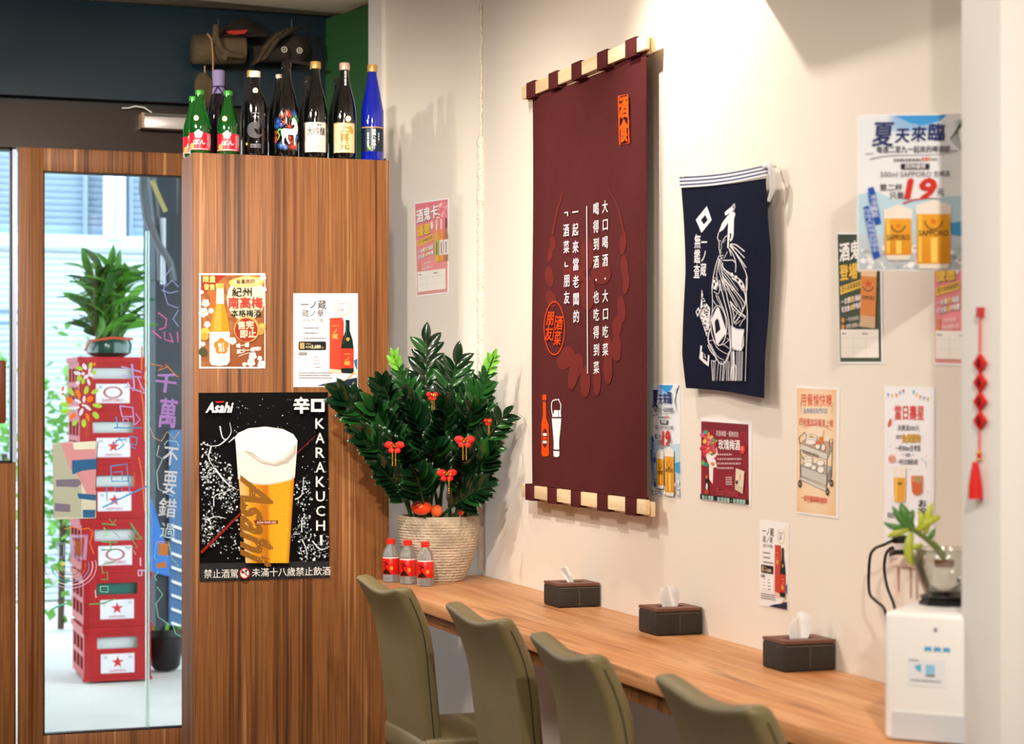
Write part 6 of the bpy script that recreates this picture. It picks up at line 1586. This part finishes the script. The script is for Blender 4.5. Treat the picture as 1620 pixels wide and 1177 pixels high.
P.rect(0.088, 0.024, 0.094, 0.031, '#8a8c92'); P.rect(0.043, 0.079, 0.108, 0.125, '#e2e4e8')
P.rect(0.045, 0.080, 0.062, 0.083, '#9a9ca2'); P.poly([(0.054, 0.091), (0.066, 0.088), (0.066, 0.102), (0.058, 0.098)], '#5ab0d8'); P.rect(0.074, 0.088, 0.090, 0.104, '#8cc4e2'); P.rect(0.074, 0.105, 0.090, 0.108, '#30343a'); P.dashes(0.048, 0.116, 0.100, 0.004, '#8a8c92', 3)
P.build('print', wb, LABELP)
# tray, bowl, plant
bo = onD(1494, 968, 3.56); bo.z = BZ
tr = thing('black_tray', 'black tray under the glass bowl on the white appliance', 'tray', (bo.x, bo.y, BZ), 0.3)
MB().lathe([(0, 0), (0.044, 0), (0.046, 0.003), (0.040, 0.010), (0.045, 0.016), (0.041, 0.017), (0.038, 0.010), (0, 0.009)], n=8, cap=False).build('tray_body', M_BLACK, tr, smooth=25, world=False)
gbz = BZ + 0.0095
gbw = thing('glass_bowl', 'clear glass bowl with coloured pebbles beside the pillar', 'bowl', (bo.x, bo.y, gbz))
M_BOWL = glass_mat('bowl_glass', (0.95, 0.97, 0.96, 1), 0.25)
MB().lathe([(0.0, 0.0), (0.026, 0.0), (0.034, 0.010), (0.046, 0.035), (0.054, 0.062), (0.060, 0.074), (0.060, 0.079), (0.050, 0.083), (0.052, 0.090), (0.050, 0.091), (0.047, 0.083), (0.052, 0.075), (0.050, 0.060), (0.042, 0.035), (0.030, 0.012), (0.0, 0.004)], n=40, cap=False).build('bowl', M_BOWL, gbw, smooth=50, world=False)
rnd = random.Random(55)
for k in range(14):
    a = rnd.uniform(0, 2 * PI); r = rnd.uniform(0, 0.020)
    MB().ball((r * math.cos(a), r * math.sin(a), 0.008 + rnd.uniform(0, 0.004)), (0.005, 0.0045, 0.0035), 8, 6).build('pebble', mat('pebble_%d' % (k % 3), ('#e0692a', '#6a3a6a', '#3a3a3a')[k % 3], 0.4), gbw, smooth=60, world=False)
MB().ball((0.022, -0.012, 0.034), (0.004, 0.004, 0.005), 8, 6).build('figurine', mat('dark_figurine', '#2c4a4a', 0.5), gbw, smooth=60, world=False)
bpz = gbz + 0.062
dp = thing('dracaena_cutting', 'small leaning dracaena with yellow green leaves growing from the glass bowl', 'plant', (bo.x, bo.y, bpz))
MB().lathe([(0.0, -0.004), (0.017, -0.004), (0.018, 0.008), (0.0, 0.009)], n=14, cap=False).build('root_plug', mat('brown_root_plug', '#7a4426', 0.9), dp, smooth=30, world=False)
def dl(px_, py_, dd=0.0): return onD(px_, py_, 3.56 + dd) - Vector((bo.x, bo.y, bpz))
stem_pts = [Vector((0, 0, 0.006)), dl(1490, 876), dl(1478, 862), dl(1460, 848), dl(1440, 835)]
MB().tube(stem_pts, [0.006, 0.007, 0.006, 0.005, 0.004], 8).build('stem', mat('green_brown_stem', '#5a6a2c', 0.6), dp, smooth=60, world=False)
M_DRG = mat('yellow_green_leaf', '#b0b83a', 0.4, vary=0.2, vscale=20); M_DRD = mat('mid_green_leaf', '#4a7a34', 0.4, vary=0.2, vscale=20)
rl = Vector((math.cos(A), -math.sin(A), 0))
def strap(b, m_, e, w, mt):
    def f(u, v):
        p = b * (1 - v) ** 2 + m_ * 2 * v * (1 - v) + e * v * v
        tg = ((m_ - b) * (1 - v) + (e - m_) * v).normalized(); sd_ = tg.cross(fwd).normalized()
        return p + sd_ * (u - 0.5) * w * math.sin(PI * min(1, 0.12 + 0.88 * v)) ** 0.7 + fwd * 0.004 * abs(u - 0.5)
    MB().shell(f, 2, 10, lambda u, v: tuple(fwd * 0.0008)).build('leaf', mt, dp, smooth=80, world=False)
for b, m_, e, w, mt in (((1445, 840), (1432, 815), (1425, 795), 0.020, M_DRD), ((1442, 838), (1425, 825), (1412, 800), 0.014, M_DRD), ((1440, 835), (1415, 838), (1398, 826), 0.012, M_DRD), ((1440, 836), (1420, 842), (1403, 850), 0.014, M_DRG), ((1450, 842), (1470, 820), (1490, 818), 0.017, M_DRG), ((1465, 845), (1468, 812), (1476, 794), 0.015, M_DRG), ((1455, 842), (1462, 822), (1454, 806), 0.012, M_DRG),
                        ((1442, 842), (1432, 880), (1446, 896), 0.017, M_DRG), ((1440, 845), (1434, 870), (1440, 892), 0.012, M_DRG), ((1460, 862), (1450, 866), (1438, 866), 0.010, M_DRG), ((1470, 855), (1474, 846), (1480, 836), 0.010, M_DRD), ((1438, 834), (1440, 818), (1446, 806), 0.014, M_DRD)):
    strap(dl(*b), dl(*m_, -0.01), dl(*e), w, mt)
# small pink stand behind the bowl
sp0 = onD(1428, 955, 3.66)
sp = thing('pink_stand', 'small pale pink stand behind the glass bowl', 'stand', (sp0.x, sp0.y, BZ), -b_a)
M_PINK = mat('pale_pink_plastic', '#e8cdbf', 0.5)
MB().box(-0.022, -0.012, 0.060, 0.035, 0.030, 0.078).build('shelf', M_PINK, sp, bevel=0.003, world=False)
for x_, y_ in ((-0.012, -0.004), (0.010, 0.02), (0.028, -0.004), (-0.014, 0.022)): MB().tube([(x_, y_, 0), (x_, y_, 0.062)], 0.0028, 8).build('leg', M_PINK, sp, world=False)
# wall socket with two plugs and cords
so = onX(1440, 862, XW)
sk_ = thing('wall_socket', 'white wall socket behind the dracaena leaves', 'socket', (XW, so.y, so.z - 0.04))
MB().box(XW - 0.008, so.y - 0.035, so.z - 0.045, XW - 0.0005, so.y + 0.035, so.z + 0.045).build('plate', M_WHITEP, sk_, bevel=0.002)
for i, dz_ in enumerate((0.012, -0.018)):
    y_ = so.y + 0.01 * i
    pg = thing('plug_cord', ('black plug and cord, upper of the two in the wall socket', 'black plug and cord, lower of the two in the wall socket')[i], 'cord', (XW - 0.02, y_, so.z + dz_))
    MB().box(XW - 0.038, y_ - 0.010, so.z + dz_ - 0.008, XW - 0.0085, y_ + 0.010, so.z + dz_ + 0.008).build('plug', M_BLACK, pg, bevel=0.003)
    if i == 0: w = [Vector((XW - 0.036, y_, so.z + dz_)), onX(1398, 862, XW - 0.06), onX(1384, 868, XW - 0.055), onX(1376, 884, XW - 0.05), onX(1375, 935, XW - 0.05), onX(1385, 950, XW - 0.055), onX(1400, 966, XW - 0.07), onX(1404, 1010, XW - 0.07)]
    else: w = [Vector((XW - 0.036, y_, so.z + dz_)), onX(1412, 866, XW - 0.06), onX(1402, 876, XW - 0.058), onX(1399, 900, XW - 0.055), onX(1404, 930, XW - 0.055), onX(1415, 960, XW - 0.06), onX(1420, 1000, XW - 0.06)]
    # smooth
    sm_ = []
    Q = [w[0]] + w + [w[-1]]
    for k in range(1, len(Q) - 2):
        for s_ in range(5):
            t_ = s_ / 5
            sm_.append(0.5 * (2 * Q[k] + (Q[k + 1] - Q[k - 1]) * t_ + (2 * Q[k - 1] - 5 * Q[k] + 4 * Q[k + 1] - Q[k + 2]) * t_ * t_ + (3 * Q[k] - Q[k - 1] - 3 * Q[k + 1] + Q[k + 2]) * t_ ** 3))
    MB().tube(sm_, 0.0032, 8).build('cord', M_BLACK, pg, smooth=60)

# red hanging charm on the pillar
kx = PX - 0.006
def kp(px_, py_): return onX(px_, py_, kx)
kn = thing('lucky_charm', 'red diamond charm with a tassel hanging on the pillar', 'ornament', kp(1549, 790))
MB().box(PX - 0.012, kp(1551, 490).y - 0.004, kp(1551, 502).z, PX, kp(1551, 490).y + 0.004, kp(1551, 486).z).build('hook', mat('red_hook', '#b8302a', 0.4), kn)
MB().tube([kp(1551, 500), kp(1550.5, 558)], 0.0022, 6).build('string', mat('pink_red_string', '#d8605a', 0.7), kn)
M_FELT = mat('red_felt', '#cf1510', 0.7)
hw = (kp(1541, 600).y - kp(1561, 600).y) / 2
for k in range(4):
    yc = kp(1550.5, 560).y; z1 = kp(1550.5, 559 + 30.3 * k).z; z0 = kp(1550.5, 559 + 30.3 * (k + 1) + 1).z
    dmd = MB().slab([(kx - 0.003, yc, z1), (kx - 0.003, yc - hw, (z0 + z1) / 2), (kx - 0.003, yc, z0), (kx - 0.003, yc + hw, (z0 + z1) / 2)], (0.006, 0, 0)).build('diamond', M_FELT, kn, bevel=0.001)
    P = Print(lambda x, y, h: Vector((kx - 0.003 - h, x, y)), h0=0.0003)
    zc = (z0 + z1) / 2; P.fit('福', yc + hw * 0.35, zc + hw * 0.45, yc - hw * 0.35, zc - hw * 0.45, '#5a0c0c', 0.03); P.build('character', dmd, CLOTHP)
MB().tube([kp(1550, 681), kp(1549.5, 715)], 0.0020, 6).build('string', MATS['pink_red_string'], kn)
for py_, m in ((716, M_GOLD), (721, M_FELT), (727, M_GOLD)):
    MB().ball(kp(1549, py_), (0.004, 0.005, 0.004), 10, 6).build('bead', m, kn, smooth=60)
tp, bt = kp(1549.5, 731), kp(1548, 789)
MB().lathe([(0, 0), (0.012, 0), (0.011, 0.02), (0.008, (tp - bt).z * 0.7), (0.005, (tp - bt).z), (0, (tp - bt).z)], (bt.x - 0.006, bt.y, bt.z), 12, cap=False).build('tassel', M_FELT, kn, smooth=50)

# small marks on the right wall: thin loose wire
MB().tube([onX(x, y, XW - 0.003) for x, y in ((820, 653), (828, 660), (834, 672), (838, 690))], 0.0008, 5).build('loose_thread', mat('pale_thread', '#b8b0a4', 0.8))
tag(bpy.data.objects['loose_thread'], 'thin pale thread on the wall left of the banner', 'thread')

# wall air conditioner above the frame (its shadow falls on the wall)
ac = thing('air_conditioner', 'white wall mounted air conditioner above the posters', 'air conditioner', (2.0, 3.75, 2.30))
prf = [(XW - 0.003, 2.30), (XW - 0.195, 2.30), (XW - 0.222, 2.33), (XW - 0.23, 2.42), (XW - 0.21, 2.56), (XW - 0.003, 2.57)]
MB().add([(x, 3.30, z) for x, z in prf] + [(x, 4.22, z) for x, z in prf], [tuple(range(6)), tuple(reversed(range(6, 12)))] + [(i, (i + 1) % 6, (i + 1) % 6 + 6, i + 6) for i in range(6)]).build('housing', M_WHITEP, ac, bevel=0.01)
MB().box(XW - 0.19, 3.36, 2.292, XW - 0.12, 4.16, 2.302).build('louvre', mat('light_grey_plastic', '#d0d0ce', 0.4), ac)
